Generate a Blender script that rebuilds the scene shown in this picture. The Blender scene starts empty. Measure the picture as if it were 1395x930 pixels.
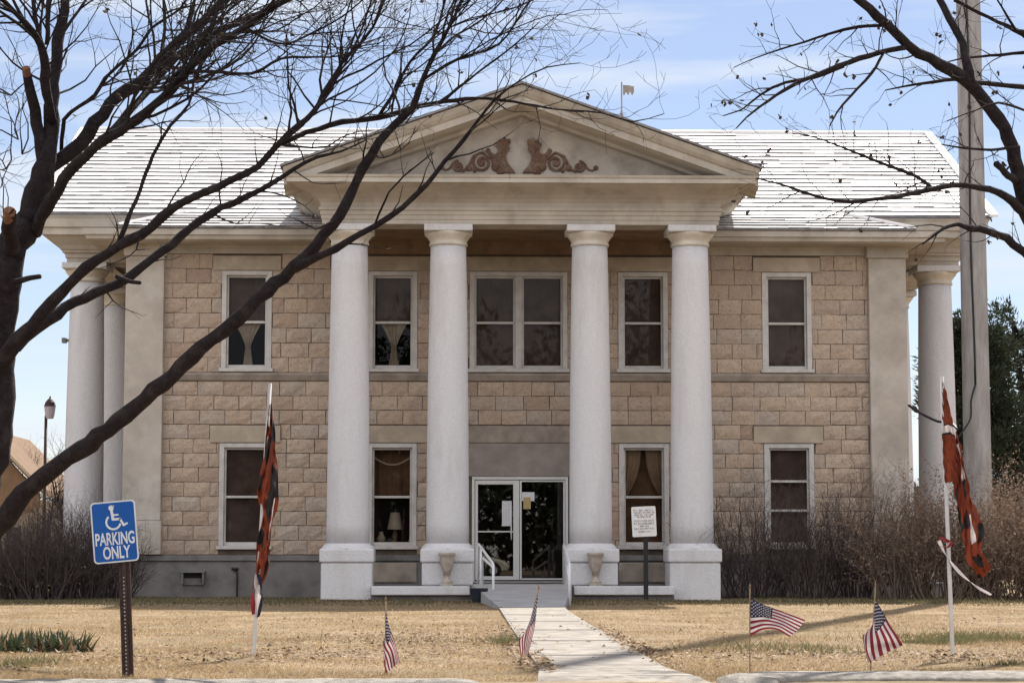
import bpy, math, random
import numpy as np
from mathutils import Vector, Matrix
R = math.radians
rng = random.Random(11)
scene = bpy.context.scene
COL = scene.collection

# ------------------------------------------------------------------ camera
F_PX = 3000.0
TH = math.atan(290 / F_PX)
PS = math.atan(82.5 / F_PX * math.cos(TH))
EYE = Vector((0, 0, 0.9))
cam_d = bpy.data.cameras.new("camera")
cam = bpy.data.objects.new("camera", cam_d)
COL.objects.link(cam)
cam.location = EYE
cam.rotation_euler = (R(90) + TH, 0, -PS)
cam_d.sensor_width = 36
cam_d.lens = F_PX / 1395 * 36
cam_d.clip_start = 0.1
cam_d.clip_end = 5000
scene.camera = cam

# ------------------------------------------------------------------ sky and sun
SUN_EL, SUN_AZ = 49.0, 19.5          # azimuth measured from +Y (behind the building) towards +X
world = bpy.data.worlds.new("World")
scene.world = world
world.use_nodes = True
wn = world.node_tree
for n in list(wn.nodes):
    wn.nodes.remove(n)
def wnode(t, **k):
    n = wn.nodes.new(t)
    for a, b in k.items():
        setattr(n, a, b)
    return n
sky = wnode("ShaderNodeTexSky", sky_type='NISHITA', sun_disc=False)
sky.sun_elevation = R(SUN_EL)
sky.sun_rotation = R(SUN_AZ)
sky.altitude = 300
sky.air_density = 1.0
sky.dust_density = 0.1
sky.ozone_density = 3.0
tc = wnode("ShaderNodeTexCoord")
mp = wnode("ShaderNodeMapping")
mp.inputs['Rotation'].default_value = (R(4), R(13), R(20))
mp.inputs['Scale'].default_value = (1.4, 1.4, 14.0)
nz = wnode("ShaderNodeTexNoise")
nz.inputs['Scale'].default_value = 2.6
nz.inputs['Detail'].default_value = 7
nz.inputs['Roughness'].default_value = 0.55
rp = wnode("ShaderNodeValToRGB")
rp.color_ramp.elements[0].position = 0.48
rp.color_ramp.elements[1].position = 0.64
rp.color_ramp.elements[1].color = (0.75, 0.75, 0.75, 1)
mx = wnode("ShaderNodeMix", data_type='RGBA')
mx.inputs['B'].default_value = (6.4, 6.9, 7.6, 1)
bg = wnode("ShaderNodeBackground")
bg.inputs['Strength'].default_value = 0.06
wo = wnode("ShaderNodeOutputWorld")
L = wn.links.new
L(tc.outputs['Generated'], mp.inputs['Vector'])
L(mp.outputs['Vector'], nz.inputs['Vector'])
L(nz.outputs['Fac'], rp.inputs['Fac'])
L(rp.outputs['Color'], mx.inputs['Factor'])
tint = wnode("ShaderNodeMix", data_type='RGBA', blend_type='MULTIPLY')   # a cooler, less cyan blue
tint.inputs['Factor'].default_value = 1
tint.inputs['B'].default_value = (1.06, 0.95, 0.97, 1)
veil = wnode("ShaderNodeMix", data_type='RGBA')                            # thin high veil over the whole sky
veil.inputs['Factor'].default_value = 0.23
veil.inputs['B'].default_value = (5.6, 5.8, 6.2, 1)
L(sky.outputs['Color'], tint.inputs['A'])
L(tint.outputs['Result'], veil.inputs['A'])
L(veil.outputs['Result'], mx.inputs['A'])
# bright cumulus added to the unseen sky behind the camera, filling the shaded front
nz2 = wnode("ShaderNodeTexNoise")
nz2.inputs['Scale'].default_value = 2.6
nz2.inputs['Detail'].default_value = 8
sp = wnode("ShaderNodeSeparateXYZ")
ns = wnode("ShaderNodeMapRange")
ns.inputs['From Min'].default_value = 0.10
ns.inputs['From Max'].default_value = -0.45
cl = wnode("ShaderNodeMapRange")
cl.inputs['From Min'].default_value = 0.36
cl.inputs['From Max'].default_value = 0.56
mu = wnode("ShaderNodeMath", operation='MULTIPLY')
mx2 = wnode("ShaderNodeMix", data_type='RGBA')
mx2.inputs['B'].default_value = (14.0, 14.0, 14.4, 1)
L(tc.outputs['Generated'], nz2.inputs['Vector'])
L(tc.outputs['Generated'], sp.inputs['Vector'])
L(sp.outputs['Y'], ns.inputs['Value'])
L(nz2.outputs['Fac'], cl.inputs['Value'])
L(ns.outputs['Result'], mu.inputs[0])
L(cl.outputs['Result'], mu.inputs[1])
L(mu.outputs[0], mx2.inputs['Factor'])
L(mx.outputs['Result'], mx2.inputs['A'])
L(mx2.outputs['Result'], bg.inputs['Color'])
L(bg.outputs['Background'], wo.inputs['Surface'])

sun_d = bpy.data.lights.new("sun", 'SUN')
sun_d.energy = 4.2
sun_d.angle = R(0.47)
sun_d.color = (1.0, 0.95, 0.87)
sun = bpy.data.objects.new("sun", sun_d)
COL.objects.link(sun)
sun.location = (20, 60, 60)
sun.rotation_euler = (R(90 - SUN_EL), 0, R(180 - SUN_AZ))

scene.view_settings.view_transform = 'Standard'
scene.view_settings.look = 'None'
scene.view_settings.gamma = 1
scene.view_settings.use_curve_mapping = False
scene.view_settings.exposure = 1.1
scene.render.engine = 'CYCLES'
scene.cycles.use_denoising = True
scene.cycles.max_bounces = 8
scene.cycles.diffuse_bounces = 4
scene.cycles.transparent_max_bounces = 12

# ------------------------------------------------------------------ helpers
FW = Vector((math.sin(PS) * math.cos(TH), math.cos(PS) * math.cos(TH), math.sin(TH)))
RT = Vector((math.cos(PS), -math.sin(PS), 0))
UP = Vector((-math.sin(PS) * math.sin(TH), -math.cos(PS) * math.sin(TH), math.cos(TH)))

def ray(px, py):
    return FW * F_PX + RT * (px - 697.5) + UP * (465 - py)

def at(px, py, y):
    """survey point: sight line (px, py) of the photograph met at depth y"""
    d = ray(px, py)
    return EYE + d * (y / d.y)

def gr(px, py, z=0.0):
    d = ray(px, py)
    return EYE + d * ((z - EYE.z) / d.z)

def tag(o, label=None, cat=None, group=None, kind=None):
    if label: o['label'] = label
    if cat: o['category'] = cat
    if group: o['group'] = group
    if kind: o['kind'] = kind
    return o

def thing(name, loc, label, cat, group=None, rz=0):
    o = bpy.data.objects.new(name, None)
    o.empty_display_size = 0.2
    COL.objects.link(o)
    o.location = loc
    o.rotation_euler = (0, 0, rz)
    return tag(o, label, cat, group)

class MB:
    def __init__(s):
        s.v, s.f, s.m = [], [], []
    def add(s, verts, faces, mi=0):
        b = len(s.v)
        s.v.extend([tuple(p) for p in verts])
        for f in faces:
            s.f.append(tuple(b + i for i in f))
            s.m.append(mi)
        return s
    def box(s, x0, x1, y0, y1, z0, z1, mi=0):
        return s.add([(x0, y0, z0), (x1, y0, z0), (x1, y1, z0), (x0, y1, z0),
                      (x0, y0, z1), (x1, y0, z1), (x1, y1, z1), (x0, y1, z1)],
                     [(3, 2, 1, 0), (4, 5, 6, 7), (0, 1, 5, 4), (1, 2, 6, 5), (2, 3, 7, 6), (3, 0, 4, 7)], mi)
    def prism(s, poly, y0, y1, mi=0):
        """polygon in x,z (counter-clockwise seen from -y) extruded along y"""
        n = len(poly)
        vs = [(x, y0, z) for x, z in poly] + [(x, y1, z) for x, z in poly]
        fs = [tuple(range(n)), tuple(range(2 * n - 1, n - 1, -1))]
        fs += [(i, i + n, (i + 1) % n + n, (i + 1) % n) for i in range(n)]
        return s.add(vs, fs, mi)
    def lathe(s, prof, cx, cy, n=32, mi=0, cap=True, wob=0):
        k = len(prof)
        vs = []
        for r, z in prof:
            for i in range(n):
                a = 2 * math.pi * i / n
                vs.append((cx + r * math.cos(a), cy + r * math.sin(a), z))
        fs = []
        for j in range(k - 1):
            for i in range(n):
                fs.append((j * n + i, j * n + (i + 1) % n, (j + 1) * n + (i + 1) % n, (j + 1) * n + i))
        if cap:
            fs.append(tuple(range(n - 1, -1, -1)))
            fs.append(tuple((k - 1) * n + i for i in range(n)))
        return s.add(vs, fs, mi)
    def tube(s, pts, rad, n=6, mi=0, cap=True):
        pts = [Vector(p) for p in pts]
        k = len(pts)
        if not hasattr(rad, '__len__'):
            rad = [rad] * k
        t0 = (pts[1] - pts[0]).normalized()
        a = Vector((0, 0, 1)) if abs(t0.z) < 0.9 else Vector((1, 0, 0))
        u = t0.cross(a).normalized()
        b = len(s.v)
        for i in range(k):
            t = (pts[min(i + 1, k - 1)] - pts[max(i - 1, 0)])
            if t.length < 1e-9: t = t0
            t = t.normalized()
            u = (u - t * u.dot(t))
            u = u.normalized() if u.length > 1e-6 else t.orthogonal().normalized()
            w = t.cross(u)
            for j in range(n):
                an = 2 * math.pi * j / n
                p = pts[i] + (u * math.cos(an) + w * math.sin(an)) * rad[i]
                s.v.append((p.x, p.y, p.z))
        for i in range(k - 1):
            for j in range(n):
                s.f.append((b + i * n + j, b + i * n + (j + 1) % n, b + (i + 1) * n + (j + 1) % n, b + (i + 1) * n + j))
                s.m.append(mi)
        if cap:
            s.f.append(tuple(b + j for j in range(n - 1, -1, -1))); s.m.append(mi)
            s.f.append(tuple(b + (k - 1) * n + j for j in range(n))); s.m.append(mi)
        return s
    def sweep_u(s, prof, hx, yf, yb, mi=0):
        """profile of (outset, z) run round the front and both sides of a block, mitred at the corners"""
        vs = []
        for o, z in prof:
            vs += [(-hx - o, yb, z), (-hx - o, yf - o, z), (hx + o, yf - o, z), (hx + o, yb, z)]
        fs = []
        for i in range(len(prof) - 1):
            for j in range(3):
                fs.append((i * 4 + j, i * 4 + j + 1, (i + 1) * 4 + j + 1, (i + 1) * 4 + j))
        return s.add(vs, fs, mi)
    def build(s, name, mats, parent=None, smooth=False, bevel=0, loc=None):
        me = bpy.data.meshes.new(name)
        me.from_pydata(s.v, [], s.f)
        if not isinstance(mats, (list, tuple)):
            mats = [mats]
        for m in mats:
            me.materials.append(m)
        if len(mats) > 1:
            me.polygons.foreach_set('material_index', s.m)
        if smooth:
            me.polygons.foreach_set('use_smooth', [True] * len(me.polygons))
        me.update()
        o = bpy.data.objects.new(name, me)
        COL.objects.link(o)
        if parent: o.parent = parent
        if loc is not None: o.location = loc
        if bevel:
            b = o.modifiers.new('bevel', 'BEVEL')
            b.width = bevel; b.segments = 2; b.limit_method = 'ANGLE'; b.angle_limit = R(40)
        return o

def spline(pts, step=0.12):
    """Catmull-Rom resampling of rows (x, y, z, r)"""
    P = [np.array(p, float) for p in pts]
    P = [2 * P[0] - P[1]] + P + [2 * P[-1] - P[-2]]
    out = []
    for i in range(1, len(P) - 2):
        p0, p1, p2, p3 = P[i - 1:i + 3]
        n = max(1, int(np.linalg.norm((p2 - p1)[:3]) / step))
        for k in range(n):
            t = k / n
            out.append(0.5 * (2 * p1 + (p2 - p0) * t + (2 * p0 - 5 * p1 + 4 * p2 - p3) * t * t + (3 * p1 - p0 - 3 * p2 + p3) * t ** 3))
    out.append(P[-2])
    return out

# ------------------------------------------------------------------ materials
def mat(name, col, rough=0.8, var=0.0, vscale=3.0, var2=None, bump=0.0, bscale=40.0, island=0.0, island_col=None,
        metallic=0.0, translucent=0.0, spec=0.3, detail=5, stain=None, stain_scale=0.7, stain_amt=0.5, stretch=None, coat=0, streak=None, grain=None, island_mid=None):
    m = bpy.data.materials.new(name)
    m.use_nodes = True
    nt = m.node_tree
    b = nt.nodes['Principled BSDF']
    N, K = nt.nodes.new, nt.links.new
    b.inputs['Roughness'].default_value = rough
    b.inputs['Metallic'].default_value = metallic
    b.inputs['Specular IOR Level'].default_value = spec
    if coat: b.inputs['Coat Weight'].default_value = coat
    tcn = N('ShaderNodeTexCoord')
    vec = tcn.outputs['Object']
    if stretch:
        mpn = N('ShaderNodeMapping')
        mpn.inputs['Scale'].default_value = stretch
        K(vec, mpn.inputs['Vector'])
        vec = mpn.outputs['Vector']
    rgb = N('ShaderNodeRGB')
    rgb.outputs[0].default_value = (*col, 1)
    cur = rgb.outputs[0]
    def noise(sc, det=5, ro=0.6, v=None):
        n = N('ShaderNodeTexNoise')
        n.inputs['Scale'].default_value = sc
        n.inputs['Detail'].default_value = det
        n.inputs['Roughness'].default_value = ro
        K(v or vec, n.inputs['Vector'])
        return n.outputs['Fac']
    def ramp(fac, a, c):
        r = N('ShaderNodeMapRange')
        r.inputs['From Min'].default_value = a
        r.inputs['From Max'].default_value = c
        K(fac, r.inputs['Value'])
        return r.outputs['Result']
    def mixc(fac, a, c):
        x = N('ShaderNodeMix'); x.data_type = 'RGBA'
        if hasattr(fac, 'links') or hasattr(fac, 'is_linked'): K(fac, x.inputs['Factor'])
        else: x.inputs['Factor'].default_value = fac
        for key, q in (('A', a), ('B', c)):
            if isinstance(q, tuple): x.inputs[key].default_value = (*q, 1)
            else: K(q, x.inputs[key])
        return x.outputs['Result']
    if island:
        g = N('ShaderNodeNewGeometry')
        ic = island_col or tuple(c * 0.6 for c in col)
        r = ramp(g.outputs['Random Per Island'], 0, 1 / island)
        if island_mid:
            cr = N('ShaderNodeValToRGB')
            cr.color_ramp.interpolation = 'LINEAR'
            els = cr.color_ramp.elements
            els[0].color = (*col, 1); els[1].color = (*ic, 1)
            for k_, cc in enumerate(island_mid):
                e_ = els.new((k_ + 1) / (len(island_mid) + 1)); e_.color = (*cc, 1)
            K(g.outputs['Random Per Island'], cr.inputs['Fac'])
            cur = cr.outputs['Color']
        else:
            cur = mixc(r, cur, ic)
    if var:
        c2 = var2 or tuple(c * (1 - var) for c in col)
        f = ramp(noise(vscale, detail), 0.35, 0.7)
        mm = N('ShaderNodeMath'); mm.operation = 'MULTIPLY'; mm.inputs[1].default_value = 1.0 if var2 is None else var
        K(f, mm.inputs[0])
        cur = mixc(mm.outputs[0], cur, c2)
    if stain:
        sv = None
        if streak:
            ms_ = N('ShaderNodeMapping'); ms_.inputs['Scale'].default_value = streak
            K(tcn.outputs['Object'], ms_.inputs['Vector']); sv = ms_.outputs['Vector']
        f = ramp(noise(stain_scale, 8, 0.65, sv), 0.5, 0.72)
        mm = N('ShaderNodeMath'); mm.operation = 'MULTIPLY'; mm.inputs[1].default_value = stain_amt
        K(f, mm.inputs[0])
        cur = mixc(mm.outputs[0], cur, stain)
    if grain:      # pits and pale flecks of the stone itself
        for lo_, hi_, sc_, cc_, am_ in grain:
            f = ramp(noise(sc_, 4, 0.7), lo_, hi_)
            mm = N('ShaderNodeMath'); mm.operation = 'MULTIPLY'; mm.inputs[1].default_value = am_
            K(f, mm.inputs[0])
            cur = mixc(mm.outputs[0], cur, cc_)
    K(cur, b.inputs['Base Color'])
    if bump:
        bn = N('ShaderNodeBump')
        bn.inputs['Strength'].default_value = bump
        bn.inputs['Distance'].default_value = 0.02
        K(noise(bscale, 6, 0.65), bn.inputs['Height'])
        K(bn.outputs['Normal'], b.inputs['Normal'])
    if translucent:
        out = nt.nodes['Material Output']
        tr = N('ShaderNodeBsdfTranslucent')
        K(cur, tr.inputs['Color'])
        ms = N('ShaderNodeMixShader')
        ms.inputs[0].default_value = translucent
        K(b.outputs['BSDF'], ms.inputs[1])
        K(tr.outputs['BSDF'], ms.inputs[2])
        K(ms.outputs['Shader'], out.inputs['Surface'])
    return m

def glass_mat(name, tint=(0.9, 0.92, 0.9), refl=1.0):
    m = bpy.data.materials.new(name)
    m.use_nodes = True
    nt = m.node_tree
    nt.nodes.remove(nt.nodes['Principled BSDF'])
    out = nt.nodes['Material Output']
    fr = nt.nodes.new('ShaderNodeFresnel'); fr.inputs['IOR'].default_value = 1.5
    mu = nt.nodes.new('ShaderNodeMath'); mu.operation = 'MULTIPLY'; mu.inputs[1].default_value = refl; mu.use_clamp = True
    tr = nt.nodes.new('ShaderNodeBsdfTransparent'); tr.inputs['Color'].default_value = (*tint, 1)
    gl = nt.nodes.new('ShaderNodeBsdfGlossy'); gl.inputs['Roughness'].default_value = 0.01
    ms = nt.nodes.new('ShaderNodeMixShader')
    nt.links.new(fr.outputs[0], mu.inputs[0])
    nt.links.new(mu.outputs[0], ms.inputs[0])
    nt.links.new(tr.outputs[0], ms.inputs[1])
    nt.links.new(gl.outputs[0], ms.inputs[2])
    nt.links.new(ms.outputs[0], out.inputs['Surface'])
    return m

M = dict(
    stone=mat('rock_faced_stone', (0.535, 0.425, 0.325), 0.9, var=0.6, vscale=9, var2=(0.37, 0.29, 0.225), bump=1.0, bscale=22, detail=9,
              island=1.0, island_col=(0.38, 0.265, 0.20), island_mid=[(0.47, 0.345, 0.255), (0.47, 0.395, 0.33), (0.43, 0.33, 0.26), (0.51, 0.395, 0.29)],
              stain=(0.25, 0.205, 0.18), stain_scale=1.1, stain_amt=0.5, streak=(1.5, 1.5, 0.7),
              grain=[(0.56, 0.68, 24, (0.17, 0.12, 0.095), 0.75), (0.58, 0.72, 31, (0.66, 0.56, 0.46), 0.5)]),
    mortar=mat('mortar', (0.15, 0.115, 0.09), 0.95, var=0.4, vscale=6, bump=0.5),
    lintel=mat('dressed_stone', (0.47, 0.39, 0.30), 0.85, var=0.3, vscale=2.5, bump=0.4, bscale=50, stain=(0.27, 0.22, 0.18), stain_scale=1.4, stain_amt=0.5),
    band=mat('weathered_belt_stone', (0.36, 0.30, 0.25), 0.85, var=0.35, vscale=3, bump=0.4, bscale=50, stain=(0.18, 0.15, 0.13), stain_scale=1.5, stain_amt=0.5),
    cornice=mat('painted_cornice', (0.51, 0.46, 0.395), 0.75, var=0.30, vscale=1.2, bump=0.25, bscale=25, stain=(0.27, 0.20, 0.14), stain_scale=1.3, stain_amt=0.55, streak=(1.6, 1.6, 0.8)),
    stucco=mat('white_stucco', (0.665, 0.65, 0.66), 0.9, var=0.11, vscale=22, bump=0.9, bscale=34, stain=(0.46, 0.43, 0.41), stain_scale=0.9, stain_amt=0.55, detail=8, streak=(2.6, 2.6, 0.55)),
    capital=mat('cream_capital', (0.66, 0.60, 0.51), 0.85, var=0.25, vscale=3, bump=0.4, bscale=40, stain=(0.42, 0.30, 0.18), stain_scale=2.0, stain_amt=0.5),
    pilaster=mat('aged_plaster', (0.50, 0.44, 0.38), 0.9, var=0.28, vscale=1.5, bump=0.6, bscale=40, stain=(0.62, 0.58, 0.53), stain_scale=1.1, stain_amt=0.7),
    base=mat('grey_foundation_plaster', (0.22, 0.205, 0.20), 0.9, var=0.35, vscale=2, bump=0.6, bscale=30, stain=(0.08, 0.072, 0.072), stain_scale=1.0, stain_amt=0.6),
    panel=mat('grey_door_panel_plaster', (0.33, 0.28, 0.25), 0.9, var=0.3, vscale=2.5, bump=0.5, bscale=30),
    tymp=mat('stained_tympanum_plaster', (0.44, 0.385, 0.33), 0.9, var=0.35, vscale=1.6, bump=0.5, bscale=30, stain=(0.20, 0.165, 0.145), stain_scale=0.8, stain_amt=0.75),
    butt=mat('shade_dark_shingle_butts', (0.24, 0.22, 0.215), 0.9, var=0.5, vscale=3),  # butt faces coloured dark to deepen the shade line under each course
    roof=mat('white_roof_shingle', (0.80, 0.78, 0.76), 0.55, var=0.12, vscale=6, island=1.0, island_col=(0.72, 0.68, 0.66), bump=0.2, bscale=20),
    proof=mat('grey_portico_roof', (0.26, 0.25, 0.26), 0.7, var=0.3, vscale=2, bump=0.4),
    soffit=mat('portico_ceiling', (0.25, 0.17, 0.11), 0.85, var=0.35, vscale=2.5, bump=0.3, stain=(0.36, 0.2, 0.1), stain_scale=1.4),
    rust=mat('rusty_ornament', (0.165, 0.092, 0.062), 0.9, var=0.5, vscale=9, bump=0.9, bscale=40, stain=(0.25, 0.19, 0.14), stain_scale=4, stain_amt=0.7),
    frame=mat('white_window_paint', (0.58, 0.55, 0.52), 0.6, var=0.2, vscale=4, bump=0.25, bscale=60, stain=(0.36, 0.32, 0.28), stain_scale=2.0, stain_amt=0.5),
    alu=mat('white_aluminium', (0.70, 0.69, 0.66), 0.4, var=0.12, vscale=3),
    glass=glass_mat('window_glass', (0.82, 0.80, 0.77), 0.32),
    dglass=glass_mat('door_glass', (0.60, 0.57, 0.55), 2.2),
    blind=mat('brown_window_shade', (0.115, 0.080, 0.068), 0.9, var=0.55, vscale=2.2, bump=0.2, bscale=80),
    curtain=mat('sheer_curtain', (0.36, 0.31, 0.25), 0.9, var=0.3, vscale=6),
    drape=mat('brown_drape', (0.15, 0.085, 0.05), 0.9, var=0.5, vscale=3),
    drape_l=mat('tan_drape', (0.30, 0.21, 0.14), 0.9, var=0.4, vscale=3),
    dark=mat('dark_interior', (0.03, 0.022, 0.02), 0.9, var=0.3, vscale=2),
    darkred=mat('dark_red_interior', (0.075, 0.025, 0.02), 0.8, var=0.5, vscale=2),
    black=mat('black_metal', (0.02, 0.02, 0.022), 0.5, var=0.3),
    white=mat('white_enamel', (0.70, 0.70, 0.70), 0.45, var=0.15, vscale=8),
    concrete=mat('pale_walk_concrete', (0.35, 0.31, 0.265), 0.9, var=0.5, vscale=7, bump=0.8, bscale=30, stain=(0.13, 0.11, 0.09), stain_scale=1.6, stain_amt=0.9, stretch=(0.7, 1.0, 1)),
    ramp=mat('grey_ramp_concrete', (0.40, 0.38, 0.37), 0.9, var=0.25, vscale=2, bump=0.5, bscale=40),
    curb=mat('curb_concrete', (0.36, 0.32, 0.275), 0.9, var=0.5, vscale=14, bump=1.0, bscale=50, stain=(0.14, 0.12, 0.10), stain_scale=3.5, stain_amt=0.75),
    asphalt=mat('asphalt', (0.055, 0.055, 0.055), 0.9, var=0.3, vscale=2, bump=0.5, bscale=80),
    lawn=mat('dormant_lawn', (0.29, 0.205, 0.115), 0.95, var=0.8, vscale=1.3, var2=(0.15, 0.105, 0.06), bump=1.0, bscale=25, stain=(0.12, 0.105, 0.045), stain_scale=0.55, stain_amt=0.65),
    field=mat('dry_field', (0.22, 0.17, 0.10), 0.95, var=0.5, vscale=0.2, bump=0.4),
    blade=mat('dry_grass_blade', (0.53, 0.38, 0.215), 0.8, island=1.0, island_col=(0.29, 0.20, 0.11), var=0.55, vscale=1.6, var2=(0.20, 0.145, 0.075), translucent=0.35),
    weed=mat('green_weed', (0.085, 0.10, 0.042), 0.8, island=1.0, island_col=(0.21, 0.175, 0.085), translucent=0.35),
    shadegrass=mat('shade_darkened_green_grass', (0.055, 0.058, 0.028), 0.85, island=1.0, island_col=(0.12, 0.10, 0.052)),  # green grass by the wall, coloured darker to deepen the building's shadow
    leaf=mat('fallen_leaf', (0.085, 0.05, 0.03), 0.8, island=1.0, island_col=(0.38, 0.27, 0.165), translucent=0.2),
    bark=mat('dark_bark', (0.013, 0.008, 0.009), 0.95, var=0.7, vscale=16, var2=(0.036, 0.025, 0.025), bump=1.0, bscale=26, detail=9, stain=(0.13, 0.11, 0.095), stain_scale=7, stain_amt=0.22),
    twig=mat('twig_bark', (0.015, 0.010, 0.011), 0.9, island=1.0, island_col=(0.036, 0.027, 0.025)),
    cut=mat('sawn_wood', (0.24, 0.115, 0.062), 0.85, var=0.4, vscale=20),
    pod=mat('dry_seed_pod', (0.05, 0.035, 0.03), 0.8, island=1.0, island_col=(0.09, 0.06, 0.04)),
    shrub=mat('bare_shrub_twig', (0.040, 0.029, 0.030), 0.9, island=1.0, island_col=(0.115, 0.088, 0.080)),
    hedge=mat('tan_hedge_twig', (0.24, 0.175, 0.135), 0.9, island=1.0, island_col=(0.10, 0.068, 0.054)),
    dryleaf=mat('dry_hedge_leaf', (0.36, 0.265, 0.19), 0.85, island=1.0, island_col=(0.17, 0.11, 0.08), translucent=0.3),
    needle=mat('evergreen_foliage', (0.022, 0.032, 0.018), 0.8, island=1.0, island_col=(0.05, 0.062, 0.034), translucent=0.1),
    iris=mat('strap_leaf_green', (0.030, 0.044, 0.020), 0.6, island=1.0, island_col=(0.085, 0.095, 0.05), translucent=0.25),
    irisdry=mat('strap_leaf_dead', (0.40, 0.26, 0.15), 0.8, island=1.0, island_col=(0.20, 0.11, 0.06), translucent=0.2),
    polecon=mat('weathered_grey_pole', (0.37, 0.345, 0.33), 0.85, var=0.35, vscale=3, bump=0.4, bscale=30, stain=(0.17, 0.14, 0.13), stain_scale=1.2, stain_amt=0.6, stretch=(3, 3, 0.5)),
    urn=mat('sandstone_urn', (0.47, 0.40, 0.335), 0.9, var=0.4, vscale=8, bump=0.5),
    orange=mat('orange_flag_cloth', (0.21, 0.042, 0.018), 0.8, var=0.4, vscale=8, translucent=0.18),
    bcloth=mat('black_flag_cloth', (0.022, 0.018, 0.018), 0.8, translucent=0.1),
    wcloth=mat('white_flag_cloth', (0.60, 0.53, 0.52), 0.8, var=0.15, translucent=0.3),
    rcloth=mat('red_flag_cloth', (0.20, 0.022, 0.03), 0.8, translucent=0.25),
    ncloth=mat('navy_flag_cloth', (0.020, 0.020, 0.045), 0.8, translucent=0.2),
    staff=mat('gold_brown_staff', (0.26, 0.17, 0.09), 0.6, var=0.3),
    pvc=mat('white_pvc_pole', (0.62, 0.58, 0.55), 0.5, var=0.25, vscale=4),
    signblue=mat('blue_sign_face', (0.010, 0.095, 0.36), 0.45, var=0.12, vscale=6),
    signwhite=mat('white_sign_face', (0.74, 0.73, 0.72), 0.5, var=0.10, vscale=9, stain=(0.5, 0.44, 0.4), stain_scale=5, stain_amt=0.4),
    post=mat('brown_steel_post', (0.060, 0.034, 0.028), 0.6, var=0.45, vscale=14, bump=0.3),
    hole=mat('punched_hole_glint', (0.42, 0.38, 0.34), 0.7),
    ink=mat('dark_red_ink', (0.12, 0.065, 0.06), 0.7),
    housebrown=mat('brown_shingle_roof', (0.21, 0.13, 0.075), 0.9, var=0.3, vscale=1.5, bump=0.6, bscale=9),
    housewall=mat('tan_house_wall', (0.40, 0.32, 0.23), 0.9, var=0.2, vscale=1),
    brickred=mat('brown_brick_wall', (0.23, 0.135, 0.10), 0.9, var=0.35, vscale=2, bump=0.4),
    paper=mat('white_paper', (0.72, 0.72, 0.74), 0.8, var=0.1, vscale=20),
    ypaper=mat('yellow_card', (0.50, 0.38, 0.17), 0.8, var=0.2, vscale=20),
    bucket=mat('dark_blue_plastic', (0.02, 0.024, 0.04), 0.5, var=0.2),
    lampglass=mat('frosted_lamp_glass', (0.55, 0.52, 0.55), 0.5, translucent=0.3),
    carcream=mat('cream_car_paint', (0.62, 0.57, 0.44), 0.3, var=0.05, coat=0.6),
    tyre=mat('tyre_rubber', (0.02, 0.02, 0.02), 0.8),
    carglass=mat('dark_car_glass', (0.02, 0.024, 0.03), 0.08, spec=0.8),
    headlight=mat('headlight_glass', (0.8, 0.8, 0.8), 0.1, metallic=0.6),
)
# ------------------------------------------------------------------ setting: ground, lawn, walk, kerb, street
BX, BY = 1.4, 47.4                 # courthouse axis and front wall plane

g = MB().add([(-900, -900, -0.165), (900, -900, -0.165), (900, 1500, -0.165), (-900, 1500, -0.165)], [(0, 1, 2, 3)]).build('ground', M['field'])
tag(g, kind='structure')
s_ = MB().add([(-200, -22, -0.155), (200, -22, -0.155), (200, 16.4, -0.155), (-200, 16.4, -0.155)], [(0, 1, 2, 3)]).build('street', M['asphalt'])
tag(s_, kind='structure')

def lawn_h(x, y):
    return 0.010 * math.sin(x * 1.3 + y * 0.4) * math.sin(y * 0.9 - x * 0.25) + 0.008 * math.sin(x * 3.1 + 1) * math.sin(y * 2.3)
lawn = MB()
XS = [-60, -30, -18] + [-12 + i * 0.5 for i in range(57)] + [20, 32, 60]
YS = [15.55 + i * 0.45 for i in range(70)] + [50, 60, 80, 110]
for y in YS:
    for x in XS:
        lawn.v.append((x, y, lawn_h(x, y) if 15.6 < y < 46 else 0.0))
nx = len(XS)
for j in range(len(YS) - 1):
    for i in range(nx - 1):
        lawn.f.append((j * nx + i, j * nx + i + 1, (j + 1) * nx + i + 1, (j + 1) * nx + i)); lawn.m.append(0)
lo = lawn.build('lawn', M['lawn'], smooth=True)
tag(lo, kind='structure')

# front walk, sloping up as a ramp to the door
walk = MB()
rows = [(14.6, 0.55, 2.15, -0.15), (15.9, 0.62, 1.78, 0.028), (17.1, 0.68, 1.66, 0.034), (22, 0.70, 1.69, 0.034), (28, 0.73, 1.74, 0.034), (34.1, 0.77, 1.81, 0.036), (36.4, 0.78, 1.86, 0.045)]
for a in range(len(rows) - 1):
    y0, l0, r0, z0 = rows[a]; y1, l1, r1, z1 = rows[a + 1]
    walk.add([(l0, y0, z0), (r0, y0, z0), (r1, y1, z1), (l1, y1, z1),
              (l0, y0, z0 - 0.12), (r0, y0, z0 - 0.12), (r1, y1, z1 - 0.12), (l1, y1, z1 - 0.12)],
             [(0, 1, 2, 3), (4, 0, 3, 7), (1, 5, 6, 2), (4, 5, 1, 0)])
w_ = walk.build('walk', M['concrete']); tag(w_, kind='structure')
jm = MB()
for y in (19.2, 22.4, 25.6, 28.8, 32.0, 35.1):
    jm.box(0.74, 1.66, y, y + 0.025, 0.030, 0.0395)
j_ = jm.build('walk_joints', M['base']); tag(j_, kind='structure')
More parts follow.
